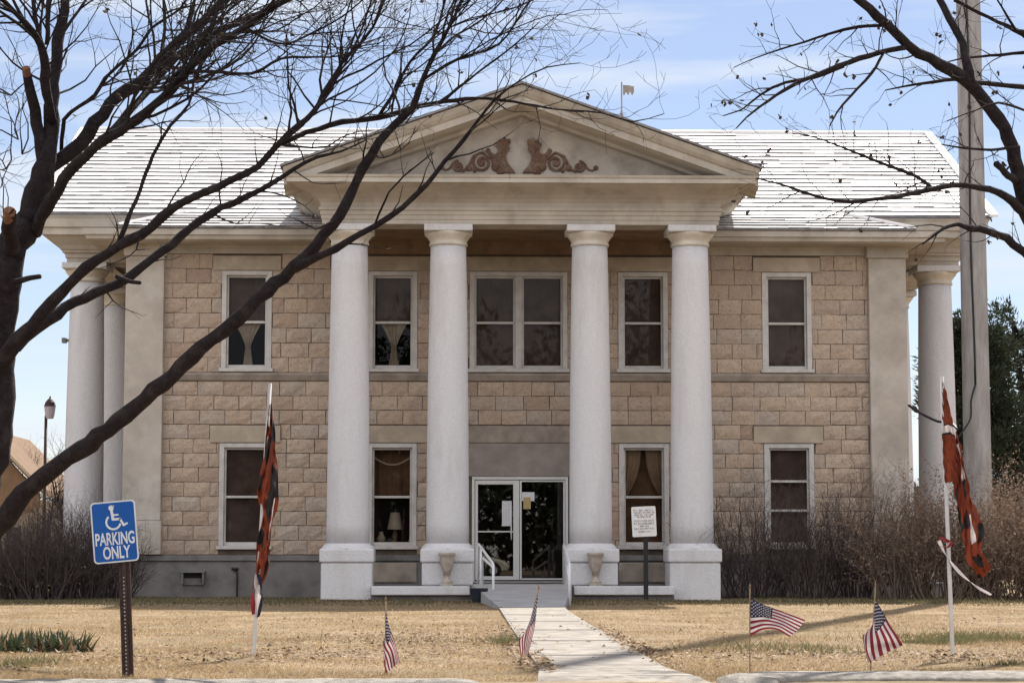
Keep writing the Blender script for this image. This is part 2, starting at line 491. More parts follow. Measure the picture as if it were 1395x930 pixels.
rmp = MB().add([(0.78, 36.4, 0.049), (1.86, 36.4, 0.049), (2.40, 44.0, 0.318), (0.40, 44.0, 0.318),
                (0.78, 36.4, -0.1), (1.86, 36.4, -0.1), (2.40, 44.0, -0.1), (0.40, 44.0, -0.1)],
               [(0, 1, 2, 3), (4, 0, 3, 7), (1, 5, 6, 2), (4, 5, 1, 0)]).build('door_ramp', M['ramp'])
tag(rmp, kind='structure')

def kerb(pts, name):
    """rounded concrete kerb along plan points; each (x, y) is the kerb centre line"""
    lift = 0 if name == 'r' else -0.016
    prof = [(-0.275, -0.2), (-0.268, 0.004 + lift), (-0.25, 0.022 + lift), (-0.12, 0.045 + lift), (0.10, 0.052 + lift), (0.17, 0.03), (0.19, -0.2)]
    m = MB(); k = len(prof)
    P = [Vector((a, b, 0)) for a, b in pts]
    for i, p in enumerate(P):
        t = (P[min(i + 1, len(P) - 1)] - P[max(i - 1, 0)]).normalized()
        nrm = Vector((-t.y, t.x, 0))
        dz = -0.17 * (1 - min(1, min((P[0] - p).length if name == 'r' else 9, (P[-1] - p).length if name == 'l' else 9) / 0.35)) ** 2
        for o, z in prof:
            w = 0.004 * rng.uniform(-1, 1)
            q = p + nrm * o
            m.v.append((q.x, q.y, z + w + dz))
    for i in range(len(P) - 1):
        for j in range(k - 1):
            m.f.append((i * k + j, (i + 1) * k + j, (i + 1) * k + j + 1, i * k + j + 1)); m.m.append(0)
    m.f.append(tuple(range(k))); m.m.append(0)
    e = (len(P) - 1) * k
    m.f.append(tuple(e + j for j in range(k - 1, -1, -1))); m.m.append(0)
    o = m.build('kerb', M['curb'], smooth=True)
    return tag(o, kind='structure')
kerb([(-60 + i, 15.55) for i in range(55)] + [(-5 + i * 0.12, 15.55 + rng.uniform(-.006, .006)) for i in range(45)] + [(0.40, 15.52)], 'l')
kerb([(2.02, 15.35), (2.05, 15.70), (2.14, 15.95), (2.35, 16.08), (2.6, 16.12)] + [(2.75 + i * 0.12, 16.13 + i * 0.004 + rng.uniform(-.006, .006)) for i in range(50)] + [(9 + i, 16.35) for i in range(50)], 'r')

# ------------------------------------------------------------------ courthouse
CH = thing('courthouse', (BX, BY, 0), 'two storey pale stone courthouse with white columns, pediment and white shingle roof', 'courthouse')
def P(name, mb, mats, parent=CH, **k):
    return mb.build(name, mats, parent, **k)

Z1, Z2, ZT = 0.90, 4.80, 7.37
WIN_U = [(-5.83, 1.08), (-2.68, 1.06), (0.04, 2.12), (2.74, 1.08), (5.87, 1.08)]
WIN_L = [(-5.83, 1.10), (-2.68, 1.06), (2.74, 1.08), (5.88, 1.08)]
holes = [(c - w / 2, c + w / 2, 4.82, 7.00) for c, w in WIN_U] + [(c - w / 2, c + w / 2, 1.02, 3.28) for c, w in WIN_L] + [(-0.98, 1.12, 0.28, 2.57)]
lint = []     # (x0, x1, z0, z1, material)
for c in (-5.83, 5.87):
    lint.append((c - 0.74, c + 0.74, 7.01, 7.33, 'lintel'))
    lint.append((c - 0.76, c + 0.76, 3.29, 3.66, 'lintel'))
for x0, x1 in ((-3.50, -1.80), (-1.15, 1.25), (1.90, 3.70)):
    lint.append((x0, x1, 7.01, 7.33, 'lintel'))
    lint.append((x0, x1, 3.29, 3.66, 'lintel' if x0 != -1.15 else 'band'))

def inside(x, z, rects):
    return any(a < x < b and c < z < d for a, b, c, d in rects)
# backing wall (mortar) with real openings
wall = MB()
hs = holes
xs = sorted({-8.4, 8.4} | {v for h in hs for v in h[:2]})
zs = sorted({-0.1, 8.0} | {v for h in hs for v in h[2:]})
for zi in range(len(zs) - 1):
    run = None
    for xi in range(len(xs) - 1):
        solid = not inside((xs[xi] + xs[xi + 1]) / 2, (zs[zi] + zs[zi + 1]) / 2, hs)
        if solid:
            run = (run[0], xs[xi + 1]) if run else (xs[xi], xs[xi + 1])
        if (not solid or xi == len(xs) - 2) and run:
            wall.box(run[0], run[1], 0, 0.38, zs[zi], zs[zi + 1])
            run = None
# sides of the bay, main body walls
wall.box(-8.4, -8.0, 0.38, 1.3, -0.1, 8.0); wall.box(8.0, 8.4, 0.38, 1.3, -0.1, 8.0)
P('wall', wall, M['mortar'])
body = MB()
body.box(-7.6, -7.2, 1.0, 14.2, -0.1, 8.0); body.box(7.2, 7.6, 1.0, 14.2, -0.1, 8.0)
body.box(-7.2, 7.2, 13.8, 14.2, -0.1, 8.0)
P('side_wall', body, M['pilaster'])
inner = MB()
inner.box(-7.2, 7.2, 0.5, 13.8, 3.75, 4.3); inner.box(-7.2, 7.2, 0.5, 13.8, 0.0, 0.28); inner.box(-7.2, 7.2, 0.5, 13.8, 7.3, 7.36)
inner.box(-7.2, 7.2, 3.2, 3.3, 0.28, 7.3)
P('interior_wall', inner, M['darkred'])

# rock faced blocks laid course by course
blk = MB()
skip = holes + [(a - 0.004, b + 0.004, c - 0.01, d + 0.01) for a, b, c, d, _ in lint] + [(-1.15, 1.25, 0.2, 3.3)]
def block(x0, x1, z0, z1):
    nx_, nz_ = max(2, int((x1 - x0) / 0.13)), 3
    pr = rng.uniform(0.022, 0.040)
    g0 = rng.uniform(.004, .010)
    vs = []
    for j in range(nz_ + 1):
        for i in range(nx_ + 1):
            ex = i in (0, nx_) or j in (0, nz_)
            x = x0 + g0 + (x1 - x0 - 2 * g0) * i / nx_
            z = z0 + g0 + (z1 - z0 - 2 * g0) * j / nz_
            if not ex:
                x += rng.uniform(-.015, .015); z += rng.uniform(-.015, .015)
            else:
                x += rng.uniform(-.004, .004); z += rng.uniform(-.005, .005)
            d = pr * (0.45 if ex else 1.0) + (0 if ex else rng.uniform(-0.012, 0.014)) + (rng.uniform(-.009, .006) if ex else 0)
            vs.append((x, -d, z))
    n = len(vs); w = nx_ + 1
    fs = [(j * w + i, j * w + i + 1, (j + 1) * w + i + 1, (j + 1) * w + i) for j in range(nz_) for i in range(nx_)]
    ring = [i for i in range(w)] + [j * w + nx_ for j in range(1, nz_ + 1)] + [nz_ * w + i for i in range(nx_ - 1, -1, -1)] + [j * w for j in range(nz_ - 1, 0, -1)]
    for q in ring:
        vs.append((vs[q][0], 0.02, vs[q][2]))
    m_ = len(ring)
    fs += [(ring[(k + 1) % m_], ring[k], n + k, n + (k + 1) % m_) for k in range(m_)]
    blk.add(vs, fs)
def course(xa, xb, z0, z1, ph):
    x = xa - ph
    while x < xb - 0.01:
        wdt = rng.choice((0.50, 0.54, 0.56, 0.60))
        a, b = max(x, xa), min(x + wdt, xb)
        x += wdt
        if b - a < 0.05: continue
        # cut away the openings
        segs = [(a, b)]
        zc = (z0 + z1) / 2
        for h in skip:
            if h[2] < zc < h[3]:
                ns = []
                for p, q in segs:
                    if h[1] <= p or h[0] >= q: ns.append((p, q)); continue
                    if h[0] > p: ns.append((p, h[0]))
                    if h[1] < q: ns.append((h[1], q))
                segs = ns
        for p, q in segs:
            if q - p > 0.045: block(p, q, z0, z1)
n1 = 12
for k in range(n1):
    z0 = Z1 + (4.61 - Z1) * k / n1; z1 = Z1 + (4.61 - Z1) * (k + 1) / n1
    course(-7.62, 7.66, z0, z1, 0.02 + (k % 2) * 0.29 + rng.uniform(0, .04))
for k in range(8):
    z0 = Z2 + (ZT - Z2) * k / 8; z1 = Z2 + (ZT - Z2) * (k + 1) / 8
    course(-7.62, 7.66, z0, z1, 0.02 + (k % 2) * 0.28 + rng.uniform(0, .04))
P('block_facing', blk, M['stone'], smooth=False)

for a, b, c, d, mm in lint:
    P('lintel', MB().box(a + 0.006, b - 0.006, -0.055, 0.02, c, d - 0.004), M[mm], bevel=0.012)
bc = MB()
for xa, xb in ((-7.6, 7.64),):
    bc.add([(xa, 0.01, 4.61), (xb, 0.01, 4.61), (xb, -0.05, 4.63), (xa, -0.05, 4.63), (xa, -0.09, 4.74), (xb, -0.09, 4.74), (xb, -0.08, 4.79), (xa, -0.08, 4.79), (xa, 0.01, 4.80), (xb, 0.01, 4.80)],
           [(0, 3, 2, 1), (2, 3, 4, 5), (5, 4, 7, 6), (6, 7, 8, 9)])
P('belt_course', bc, M['band'])
for xa, xb in ((-7.6, -4.05), (4.05, 7.64)):
    P('frieze_band', MB().box(xa, xb, -0.045, 0.02, 7.374, 7.60), M['cornice'])
bs = MB()
for xa, xb in ((-8.42, -1.03), (1.17, 8.46)):
    P('water_table', MB().box(xa, xb, -0.13, 0.05, 0.765, 0.885).box(xa + .02, xb - .02, -0.085, 0.05, -0.1, 0.764), M['base'], bevel=0.015)
P('door_panel', MB().box(-1.13, 1.23, -0.035, 0.02, 2.573, 3.285), M['panel'])

# corner pilasters
for sx in (-1, 1):
    c = 8.03 * sx + 0.02
    pl = P('pilaster', MB().box(c - 0.41, c + 0.41, -0.16, 0.25, 1.62, 7.30), M['pilaster'], bevel=0.02)
    P('capital', MB().box(c - 0.46, c + 0.46, -0.21, 0.25, 7.303, 7.58), M['cornice'], pl, bevel=0.03)
    P('plinth', MB().box(c - 0.43, c + 0.43, -0.18, 0.25, 0.90, 1.615), M['pilaster'], pl, bevel=0.02)

# ---- windows
def wsheet(fn, nu, nv):
    m = MB()
    for j in range(nv + 1):
        for i in range(nu + 1):
            m.v.append(fn(i / nu, j / nv))
    for j in range(nv):
        for i in range(nu):
            a = j * (nu + 1) + i
            m.f.append((a, a + 1, a + nu + 2, a + nu + 1)); m.m.append(0)
    return m
def window(c, w, z0, z1, lights=1, kind='blind'):
    x0, x1 = c - w / 2, c + w / 2
    fr = MB()
    t = 0.105
    fr.box(x0, x0 + t, -0.03, 0.20, z0 + 0.07, z1); fr.box(x1 - t, x1, -0.03, 0.20, z0 + 0.07, z1)
    fr.box(x0 + t, x1 - t, -0.03, 0.20, z1 - 0.095, z1)
    wo_ = P('window', fr, M['frame'], bevel=0.008)
    P('sill', MB().box(x0 - 0.04, x1 + 0.04, -0.10, 0.22, z0 - 0.01, z0 + 0.068), M['frame'], wo_, bevel=0.01)
    sp = [(x0 + t, x1 - t)]
    if lights == 2:
        P('mullion', MB().box(c - 0.075, c + 0.075, -0.02, 0.20, z0 + 0.07, z1 - 0.097), M['frame'], wo_, bevel=0.008)
        sp = [(x0 + t, c - 0.075), (c + 0.075, x1 - t)]
    zm = (z0 + z1) / 2 - 0.02 if kind != 'triple' else None
    for a, b in sp:
        zb, zt = z0 + 0.07, z1 - 0.097
        rails = [zm] if zm else [zb + (zt - zb) * 0.36, zb + (zt - zb) * 0.66]
        sa = MB()
        e = 0.042
        sa.box(a + .001, a + e, 0.05, 0.12, zb, zt); sa.box(b - e, b - .001, 0.05, 0.12, zb, zt)
        sa.box(a + e, b - e, 0.05, 0.12, zb, zb + 0.075); sa.box(a + e, b - e, 0.05, 0.12, zt - e, zt)
        for r in rails:
            sa.box(a + e, b - e, 0.035, 0.13, r - 0.025, r + 0.025)
        P('sash', sa, M['frame'], wo_, bevel=0.005)
        P('pane', MB().add([(a + e, 0.09, zb + .07), (b - e, 0.09, zb + .07), (b - e, 0.09, zt - e), (a + e, 0.09, zt - e)], [(0, 1, 2, 3)]), M['glass'], wo_)
        ph = rng.uniform(0, 6)
        if kind in ('blind', 'triple'):
            P('blind', wsheet(lambda u, v: (a + (b - a) * u, 0.16 + 0.003 * math.sin(u * 34 + ph + 2 * math.sin(v * 2 + u * 9)), zb + (zt - zb) * v), 40, 2), M['blind'], wo_)
        elif kind == 'tied':
            P('blind', wsheet(lambda u, v: (a + (b - a) * u, 0.20 + 0.005 * math.sin(u * 40), zm + (zt - zm) * v), 30, 2), M['blind'], wo_)
            cx_ = (a + b) / 2 + 0.02
            def tie(u, v):
                z = zb + (zm + 0.05 - zb) * v
                hw = 0.055 + (0.27 * ((v - 0.45) / 0.55) ** 1.3 if v > 0.45 else 0.06 * ((0.45 - v) / 0.45))
                return (cx_ + (u - .5) * 2 * hw, 0.15 + 0.012 * math.sin(u * 30), z)
            P('curtain', wsheet(tie, 40, 20), M['curtain'], wo_)
        elif kind == 'swag':
            P('blind', MB().add([(a, 0.30, zb), (b, 0.30, zb), (b, 0.30, zt), (a, 0.30, zt)], [(0, 1, 2, 3)]), M['drape'], wo_)
            for sx in (-1, 1):
                cc = (a + b) / 2
                def sw(u, v, sx=sx):
                    z = zm + 0.02 + (zt - zm - 0.02) * v
                    inn = 0.05 + 0.30 * (1 - v) ** 2.2
                    return (cc + sx * (inn + (0.42 - inn) * u), 0.17 + 0.014 * math.sin(u * 22 + v * 3), z)
                P('curtain', wsheet(sw, 30, 16), M['drape_l'], wo_)
        elif kind == 'display':
            cc = (a + b) / 2
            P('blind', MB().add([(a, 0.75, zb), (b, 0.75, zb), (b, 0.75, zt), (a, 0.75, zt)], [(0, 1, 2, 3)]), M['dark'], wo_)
            def val(u, v):
                x = a + 0.03 + (b - a - .06) * u
                z = zt - 0.18 - 0.16 * math.sin(math.pi * u) * (1 - 0) - 0.035 * v
                return (x, 0.16 + .01 * math.sin(u * 20), z)
            P('curtain_swag', wsheet(val, 30, 2), M['curtain'], wo_)
            P('curtain', wsheet(lambda u, v: (a + (b - a) * u, 0.30 + 0.02 * math.sin(u * 26), zm + .02 + (zt - zm) * .98 * v), 40, 2), M['drape'], wo_)
    return wo_
kinds_u = ['tied', 'tied', 'blind', 'blind', 'blind']
for (c, w), k in zip(WIN_U, kinds_u):
    window(c, w, 4.82, 7.00, 2 if w > 1.5 else 1, k)
kinds_l = ['blind', 'display', 'swag', 'triple']
for (c, w), k in zip(WIN_L, kinds_l):
    window(c, w, 1.02, 3.28, 1, k)

# ---- door: two glazed leaves in white aluminium
df = MB()
df.box(-0.965, -0.905, -0.02, 0.12, 0.33, 2.50).box(1.045, 1.105, -0.02, 0.12, 0.33, 2.50).box(-0.965, 1.105, -0.02, 0.12, 2.503, 2.565)
dr = P('door_frame', df, M['alu'], bevel=0.006)
la = MB()
la.box(-0.895, -0.835, 0.0, 0.05, 0.36, 2.49).box(-0.075, 0.055, 0.0, 0.05, 0.36, 2.49).box(-0.835, -0.075, 0.0, 0.05, 2.40, 2.49).box(-0.835, -0.075, 0.0, 0.05, 0.36, 0.44).box(-0.835, -0.075, 0.0, 0.05, 1.375, 1.405)
lf = P('door', la, M['alu'], bevel=0.006)
P('pane', MB().add([(-0.835, 0.025, 0.44), (-0.075, 0.0250, 0.44), (-0.075, 0.025, 2.40), (-0.835, 0.025, 2.40)], [(0, 1, 2, 3)]), M['dglass'], lf)
P('handle', MB().tube([(-0.12, 0.0, 1.22), (-0.12, -0.06, 1.24), (-0.12, -0.06, 1.52), (-0.12, 0.0, 1.54)], 0.014, 8), M['alu'], lf, smooth=True)
lb = MB()
lb.box(0.067, 0.105, 0.0, 0.05, 0.36, 2.49).box(1.0, 1.04, 0.0, 0.05, 0.36, 2.49).box(0.105, 1.0, 0.0, 0.05, 2.455, 2.49).box(0.105, 1.0, 0.0, 0.05, 0.36, 0.395)
lr = P('door', lb, M['alu'], bevel=0.006)
P('pane', MB().add([(0.105, 0.025, 0.395), (1.0, 0.025, 0.395), (1.0, 0.025, 2.455), (0.105, 0.025, 2.455)], [(0, 1, 2, 3)]), M['dglass'], lr)
P('threshold', MB().box(-0.98, 1.12, -0.10, 0.3, 0.295, 0.335), M['ramp'], bevel=0.008)

# ---- portico: porch slab, columns, entablature, pediment
porch = MB()
porch.box(-3.0, -1.0, -3.25, -0.09, -0.05, 0.275).box(1.02, 3.05, -3.25, -0.09, -0.05, 0.275).box(-0.997, 1.017, -3.2, -0.09, -0.05, 0.29)
P('porch_floor', porch, M['base'], bevel=0.02)
for xa, xb in ((-2.99, -1.03), (1.04, 3.04)):
    P('porch_edge', MB().box(xa, xb, -3.38, -3.253, 0.10, 0.278), M['stucco'], bevel=0.02)
for sx in (-1, 1):
    P('apron_panel', MB().box(sx * 2.7 - 0.52, sx * 2.7 + 0.56, -0.12, -0.087, 0.31, 0.73), M['band'], bevel=0.02)

def column(x, y, zped, r0=0.435, r1=0.365, ztop=7.60, zs=1.10):
    sh = MB()
    prof = []
    for k in range(15):
        t = k / 14
        r = r0 - (r0 - r1) * (0.25 * t + 0.75 * t * t)
        prof.append((r, zs - .01 + (ztop - 0.40 - zs) * t))
    sh.lathe(prof, x, y, 48)
    co = P('column', sh, M['stucco'], smooth=True)
    cp = MB()
    zc = ztop - 0.40
    cp.lathe([(r1, zc - .01), (r1 + .03, zc), (r1 + .03, zc + .05), (r1 + .012, zc + .06), (r1 + .02, zc + .10), (r1 + .07, zc + .17), (r1 + .12, zc + .23), (r1 + .125, zc + .26)], x, y, 48)
    ca = P('capital', cp, M['capital'], co, smooth=True)
    P('abacus', MB().box(x - r1 - .13, x + r1 + .13, y - r1 - .13, y + r1 + .13, zc + .262, ztop - .003), M['stucco'], co, bevel=0.02)
    pd = MB()
    pd.box(x - .515, x + .515, y - .515, y + .515, zped, 0.74)
    pd.box(x - .545, x + .545, y - .545, y + .545, 0.742, 1.02)
    P('pedestal', pd, M['stucco'], co, bevel=0.035)
    P('base_ring', MB().lathe([(.54, 1.0), (.53, 1.03), (.50, 1.075), (r0 + .012, 1.12), (r0 - .01, 1.13)], x, y, 48), M['stucco'], co, smooth=True)
CX = [-3.5, -1.48, 1.43, 3.5]
for x in CX:
    column(x, -2.5, -0.05 if abs(x) > 2 else 0.278)
for sx in (-1, 1):
    for y in (1.6, 6.3, 8.6, 13.0):
        column(9.5 * sx - 0.03, y, -0.05, ztop=7.33)
for xa, xb in ((-10.1, -7.6), (7.6, 10.1)):
    P('side_porch_floor', MB().box(xa, xb, 1.0, 13.6, -0.1, 0.27), M['base'])

HX, YF = 4.05, -2.92
ent = MB()
ent.sweep_u([(-0.75, 7.602), (0.0, 7.60), (0.0, 7.69), (0.02, 7.695), (0.02, 7.78), (0.04, 7.785), (0.04, 7.86), (0.07, 7.88), (0.07, 7.94), (0.03, 7.945),
             (0.04, 8.03), (0.10, 8.10), (0.22, 8.18), (0.38, 8.25), (0.52, 8.30), (0.60, 8.34), (0.68, 8.35), (0.68, 8.44), (0.70, 8.45), (0.72, 8.50), (0.0, 8.51)], HX, YF, 1.2)
P('entablature', ent, M['cornice'])
P('portico_ceiling', MB().box(-HX + .05, HX - .05, YF + .05, 0.0, 7.66, 7.70), M['soffit'])
P('beam', MB().box(-HX + .02, HX - .02, -0.05, 0.0, 7.376, 7.66), M['soffit'])
SL = 0.354
tymp = MB()
tymp.prism([(-4.75, 8.505), (4.75, 8.505), (0, 8.505 + 4.75 * SL + .1)], YF + 0.06, YF + 0.25)
P('tympanum', tymp, M['tymp'])
# raking cornice: profile swept up both slopes
def rake(prof, name, m_):
    mb = MB(); k = len(prof)
    for sx in (-1, 0, 1):
        for o, dz in prof:
            if sx == 0: mb.v.append((0, YF - o, 10.36 + dz))
            else: mb.v.append((sx * 4.80, YF - o, 10.36 - 4.80 * SL + dz))
    for s2 in (0, 1):
        for j in range(k - 1):
            a = s2 * k + j
            mb.f.append((a, a + 1, a + 1 + k, a + k)); mb.m.append(0)
    mb.f.append(tuple(range(k))); mb.m.append(0)
    mb.f.append(tuple(2 * k + j for j in range(k - 1, -1, -1))); mb.m.append(0)
    return P(name, mb, M[m_])
rake([(-0.04, -0.52), (0.10, -0.50), (0.14, -0.44), (0.42, -0.40), (0.56, -0.36), (0.56, -0.22), (0.60, -0.20), (0.66, -0.13), (0.70, -0.05), (0.70, -0.012), (-0.04, -0.012)], 'raking_cornice', 'cornice')
pr = MB()
for sx in (-1, 1):
    pr.add([(0, YF - .76, 10.365), (sx * 4.86, YF - .76, 10.365 - 4.86 * SL), (sx * 4.86, 5.2, 10.365 - 4.86 * SL), (0, 5.2, 10.365),
            (0, YF - .76, 10.41), (sx * 4.86, YF - .76, 10.41 - 4.86 * SL), (sx * 4.86, 5.2, 10.41 - 4.86 * SL), (0, 5.2, 10.41)],
           [(0, 1, 2, 3), (4, 5, 6, 7), (0, 1, 5, 4), (1, 2, 6, 5), (2, 3, 7, 6)])
P('portico_roof', pr, M['proof'])

# ornament in the tympanum: two rusty busts between scrolls
orn = MB()
yo = YF + 0.055
def otube(pts, r):
    orn.tube([(x, yo - 0.01, z) for x, z in pts], r, 6)
def spiral(cx, cz, r0, turns, dirn, start, th0, th1):
    n = int(turns * 22)
    pts, rad = [], []
    for i in range(n + 1):
        t = i / n
        a = start + dirn * t * turns * 2 * math.pi
        r = r0 * (1 - t) + 0.03 * t
        pts.append((cx + r * math.cos(a), yo - 0.01, cz + r * math.sin(a))); rad.append(th0 * (1 - t) + th1 * t)
    orn.tube(pts, rad, 6)
bust_r = [(0.05, 8.73), (0.42, 8.74), (0.60, 8.80), (0.74, 8.98), (0.70, 9.08), (0.58, 9.13), (0.52, 9.17), (0.55, 9.24), (0.60, 9.33), (0.52, 9.36), (0.50, 9.42), (0.41, 9.40), (0.35, 9.47), (0.29, 9.41), (0.20, 9.43), (0.18, 9.36), (0.23, 9.30),
          (0.20, 9.22), (0.27, 9.16), (0.31, 9.08), (0.29, 8.98), (0.22, 8.88), (0.12, 8.80)]
def clean(poly): return poly
orn.prism([(x * .72, z - .06) for x, z in bust_r], yo - 0.055, yo + 0.03)
orn.prism([(-x * .72 - 0.08, z - .06) for x, z in reversed(bust_r)], yo - 0.055, yo + 0.03)
for sx in (-1, 1):
    c0 = -0.04
    X = lambda v: c0 + sx * v
    spiral(X(0.75), 8.88, 0.205, 1.7, -sx, math.pi / 2, 0.030, 0.04)
    spiral(X(1.24), 8.80, 0.125, 1.4, -sx, math.pi / 2, 0.025, 0.03)
    otube([(X(0.42), 8.72), (X(0.55), 8.95), (X(0.75), 9.09), (X(0.92), 9.02), (X(1.0), 8.86), (X(1.08), 8.74), (X(1.18), 8.69)], 0.03)
    otube([(X(0.34), 8.86), (X(0.50), 9.00), (X(0.62), 9.10)], 0.04)
    otube([(X(1.24), 8.93), (X(1.36), 8.85), (X(1.42), 8.75), (X(1.50), 8.72), (X(1.57), 8.76)], 0.022)
    for bx_, bz_, r_ in ((1.58, 8.78, .05), (0.63, 9.13, .05), (1.02, 8.77, .07), (0.46, 8.80, .11), (0.38, 8.71, .09), (0.75, 8.88, .06), (1.24, 8.80, .045), (0.9, 8.72, .05)):
        orn.lathe([(0.001, -0.5 * r_)] + [(r_ * math.cos(t), r_ * .5 * math.sin(t)) for t in (-1, -.5, 0, .5, 1)] + [(0.001, .5 * r_)], 0, 0, 10, cap=False)
        n_ = 70
        for i in range(len(orn.v) - n_, len(orn.v)):
            x, y, z = orn.v[i]
            orn.v[i] = (X(bx_) + x, yo - 0.02 + z, bz_ + y)
P('scroll_ornament', orn, M['rust'], smooth=False)

# ---- bay eave, main entablature and roofs
bprof = [(0.0, 7.50), (0.05, 7.50), (0.08, 7.545), (0.70, 7.555), (0.72, 7.57), (0.78, 7.58), (0.80, 7.66), (0.84, 7.67), (0.84, 7.80), (0.0, 7.82)]
for sx in (-1, 1):
    bay = MB()
    for o, z in bprof:
        bay.v += [(sx * 4.02, -o, z), (sx * (8.4 + o), -o, z), (sx * (8.4 + o), 1.2, z)]
    for i in range(len(bprof) - 1):
        for j in range(2):
            q = (i * 3 + j, i * 3 + j + 1, (i + 1) * 3 + j + 1, (i + 1) * 3 + j)
            bay.f.append(q if sx > 0 else q[::-1]); bay.m.append(0)
    P('bay_eave', bay, M['cornice'])
me_ = MB()
me_.sweep_u([(-0.9, 7.335), (0.0, 7.33), (0.0, 7.42), (0.03, 7.425), (0.03, 7.52), (0.09, 7.54), (0.09, 7.58), (0.13, 7.60), (0.18, 7.68), (0.36, 7.84), (0.44, 7.87), (0.48, 7.88), (0.48, 8.03), (0.53, 8.04), (0.55, 8.22), (0.59, 8.285), (0.0, 8.29)], 9.92, 1.15, 13.9)
P('main_entablature', me_, M['cornice'])
P('main_ceiling', MB().box(-9.9, 9.9, 1.2, 13.9, 7.5, 7.56), M['cornice'])
MS, Y0, ZE = 0.47, 0.58, 8.31
YR = 7.3; ZR = ZE + MS * (YR - Y0)
for sx in (-1, 1):
    gable = MB()
    gable.add([(sx * 9.9, Y0 + .8, 8.2), (sx * 9.9, 2 * YR - Y0 - .8, 8.2), (sx * 9.9, YR, ZR - .12)], [(0, 1, 2)])
    P('gable_wall', gable, M['pilaster'])
deck = MB()
deck.add([(-10.55, Y0, ZE - .03), (10.55, Y0, ZE - .03), (10.6, YR, ZR - .03), (-10.6, YR, ZR - .03)], [(0, 1, 2, 3)])
deck.add([(-10.55, 2 * YR - Y0, ZE - .03), (-10.6, YR, ZR - .03), (10.6, YR, ZR - .03), (10.55, 2 * YR - Y0, ZE - .03)], [(0, 1, 2, 3)])
deck.add([(-10.55, Y0, ZE - .035), (-10.55, Y0, ZE - .10), (-10.6, YR, ZR - .20), (-10.6, YR, ZR - .035)], [(0, 1, 2, 3)])
deck.add([(10.55, Y0, ZE - .035), (10.55, Y0, ZE - .10), (10.6, YR, ZR - .20), (10.6, YR, ZR - .035)], [(3, 2, 1, 0)])
YB = -0.86
ZB = 7.83
MB_ = (ZE - ZB) / (Y0 - YB)
def rz(y):
    return ZE + (MS if y > Y0 else MB_) * (y - Y0)
deck.add([(-8.55, YB, ZB - .03), (8.55, YB, ZB - .03), (7.3, Y0 + .1, ZE + MS * .1 - .03), (-7.3, Y0 + .1, ZE + MS * .1 - .03)], [(0, 1, 2, 3)])
for sx in (-1, 1):
    deck.add([(sx * 8.55, YB, ZB - .03), (sx * 9.3, 1.2, ZB + .1), (sx * 7.3, Y0 + .1, ZE + MS * .1 - .03)], [(0, 1, 2) if sx > 0 else (2, 1, 0)])
P('roof_deck', deck, M['proof'])
shg = MB()
rowp = 0.335
sl = math.sqrt(1 + MS * MS)
yv = YB
row = 0
while yv < YR - 0.02:
    y1 = min(yv + rowp / sl, YR)
    if yv < Y0:
        h0 = 8.55 - (yv - YB) / (Y0 + .1 - YB) * 1.25; 
        h1 = h0
    else: h0 = 10.58
    x = -h0 + rng.uniform(-.25, 0)
    rj = rng.uniform(-.012, .012)
    while x < h0:
        w = rng.choice((0.3, 0.45, 0.6, 0.9))
        a, b = max(x, -h0), min(x + w, h0)
        x += w
        if b - a < .02: continue
        t = 0.043 + rng.uniform(-.007, .009)
        ya = yv + rj + rng.uniform(-.009, .009)
        za = rz(ya); zb_ = rz(y1 + .03)
        a += .002; b -= .002
        k1 = rng.uniform(-.01, .01)
        shg.add([(a, ya, za - .02), (b, ya + k1, za - .02), (b, ya + k1, za + t), (a, ya, za + t), (a, y1 + .03, zb_ + .004), (b, y1 + .03, zb_ + .004)],
                [(3, 2, 5, 4), (0, 3, 4), (1, 5, 2)])
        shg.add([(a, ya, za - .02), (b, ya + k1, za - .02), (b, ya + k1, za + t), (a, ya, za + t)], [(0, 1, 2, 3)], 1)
    yv = y1
    row += 1
sh_o = P('roof', shg, [M['roof'], M['butt']])
rc = MB()
rc.tube([(-10.6, YR, ZR + .03), (10.6, YR, ZR + .03)], 0.06, 8)
P('ridge_cap', rc, M['roof'])
for sx in (-1, 1):
    rk = MB()
    for a in range(1):
        rk.add([(sx * 10.5, Y0 - .02, ZE + .02), (sx * 10.68, Y0 - .02, ZE + .02), (sx * 10.72, YR, ZR + .02), (sx * 10.54, YR, ZR + .02),
                (sx * 10.5, Y0 - .02, ZE + .085), (sx * 10.68, Y0 - .02, ZE + .085), (sx * 10.72, YR, ZR + .085), (sx * 10.54, YR, ZR + .085)],
               [(0, 1, 2, 3), (4, 5, 6, 7), (0, 1, 5, 4), (1, 2, 6, 5), (3, 0, 4, 7)])
    # hip cap where the bay roof turns its corner
    P('hip_cap', MB().tube([(sx * 8.5, YB + .02, ZB + .04), (sx * 7.3, Y0 + .1, ZE + .09)], 0.05, 6), M['roof'])
    P('rake_trim', rk, M['roof'])

# small fittings on the walls
vh = MB()
vh.box(-7.32 + 1.35, -6.8 + 1.35, -0.30, -0.09, 0.52, 0.56).box(-7.30 + 1.35, -7.26 + 1.35, -0.28, -0.09, 0.28, 0.52).box(-6.86 + 1.35, -6.82 + 1.35, -0.28, -0.09, 0.28, 0.52).box(-7.26 + 1.35, -6.86 + 1.35, -0.14, -0.09, 0.26, 0.40)
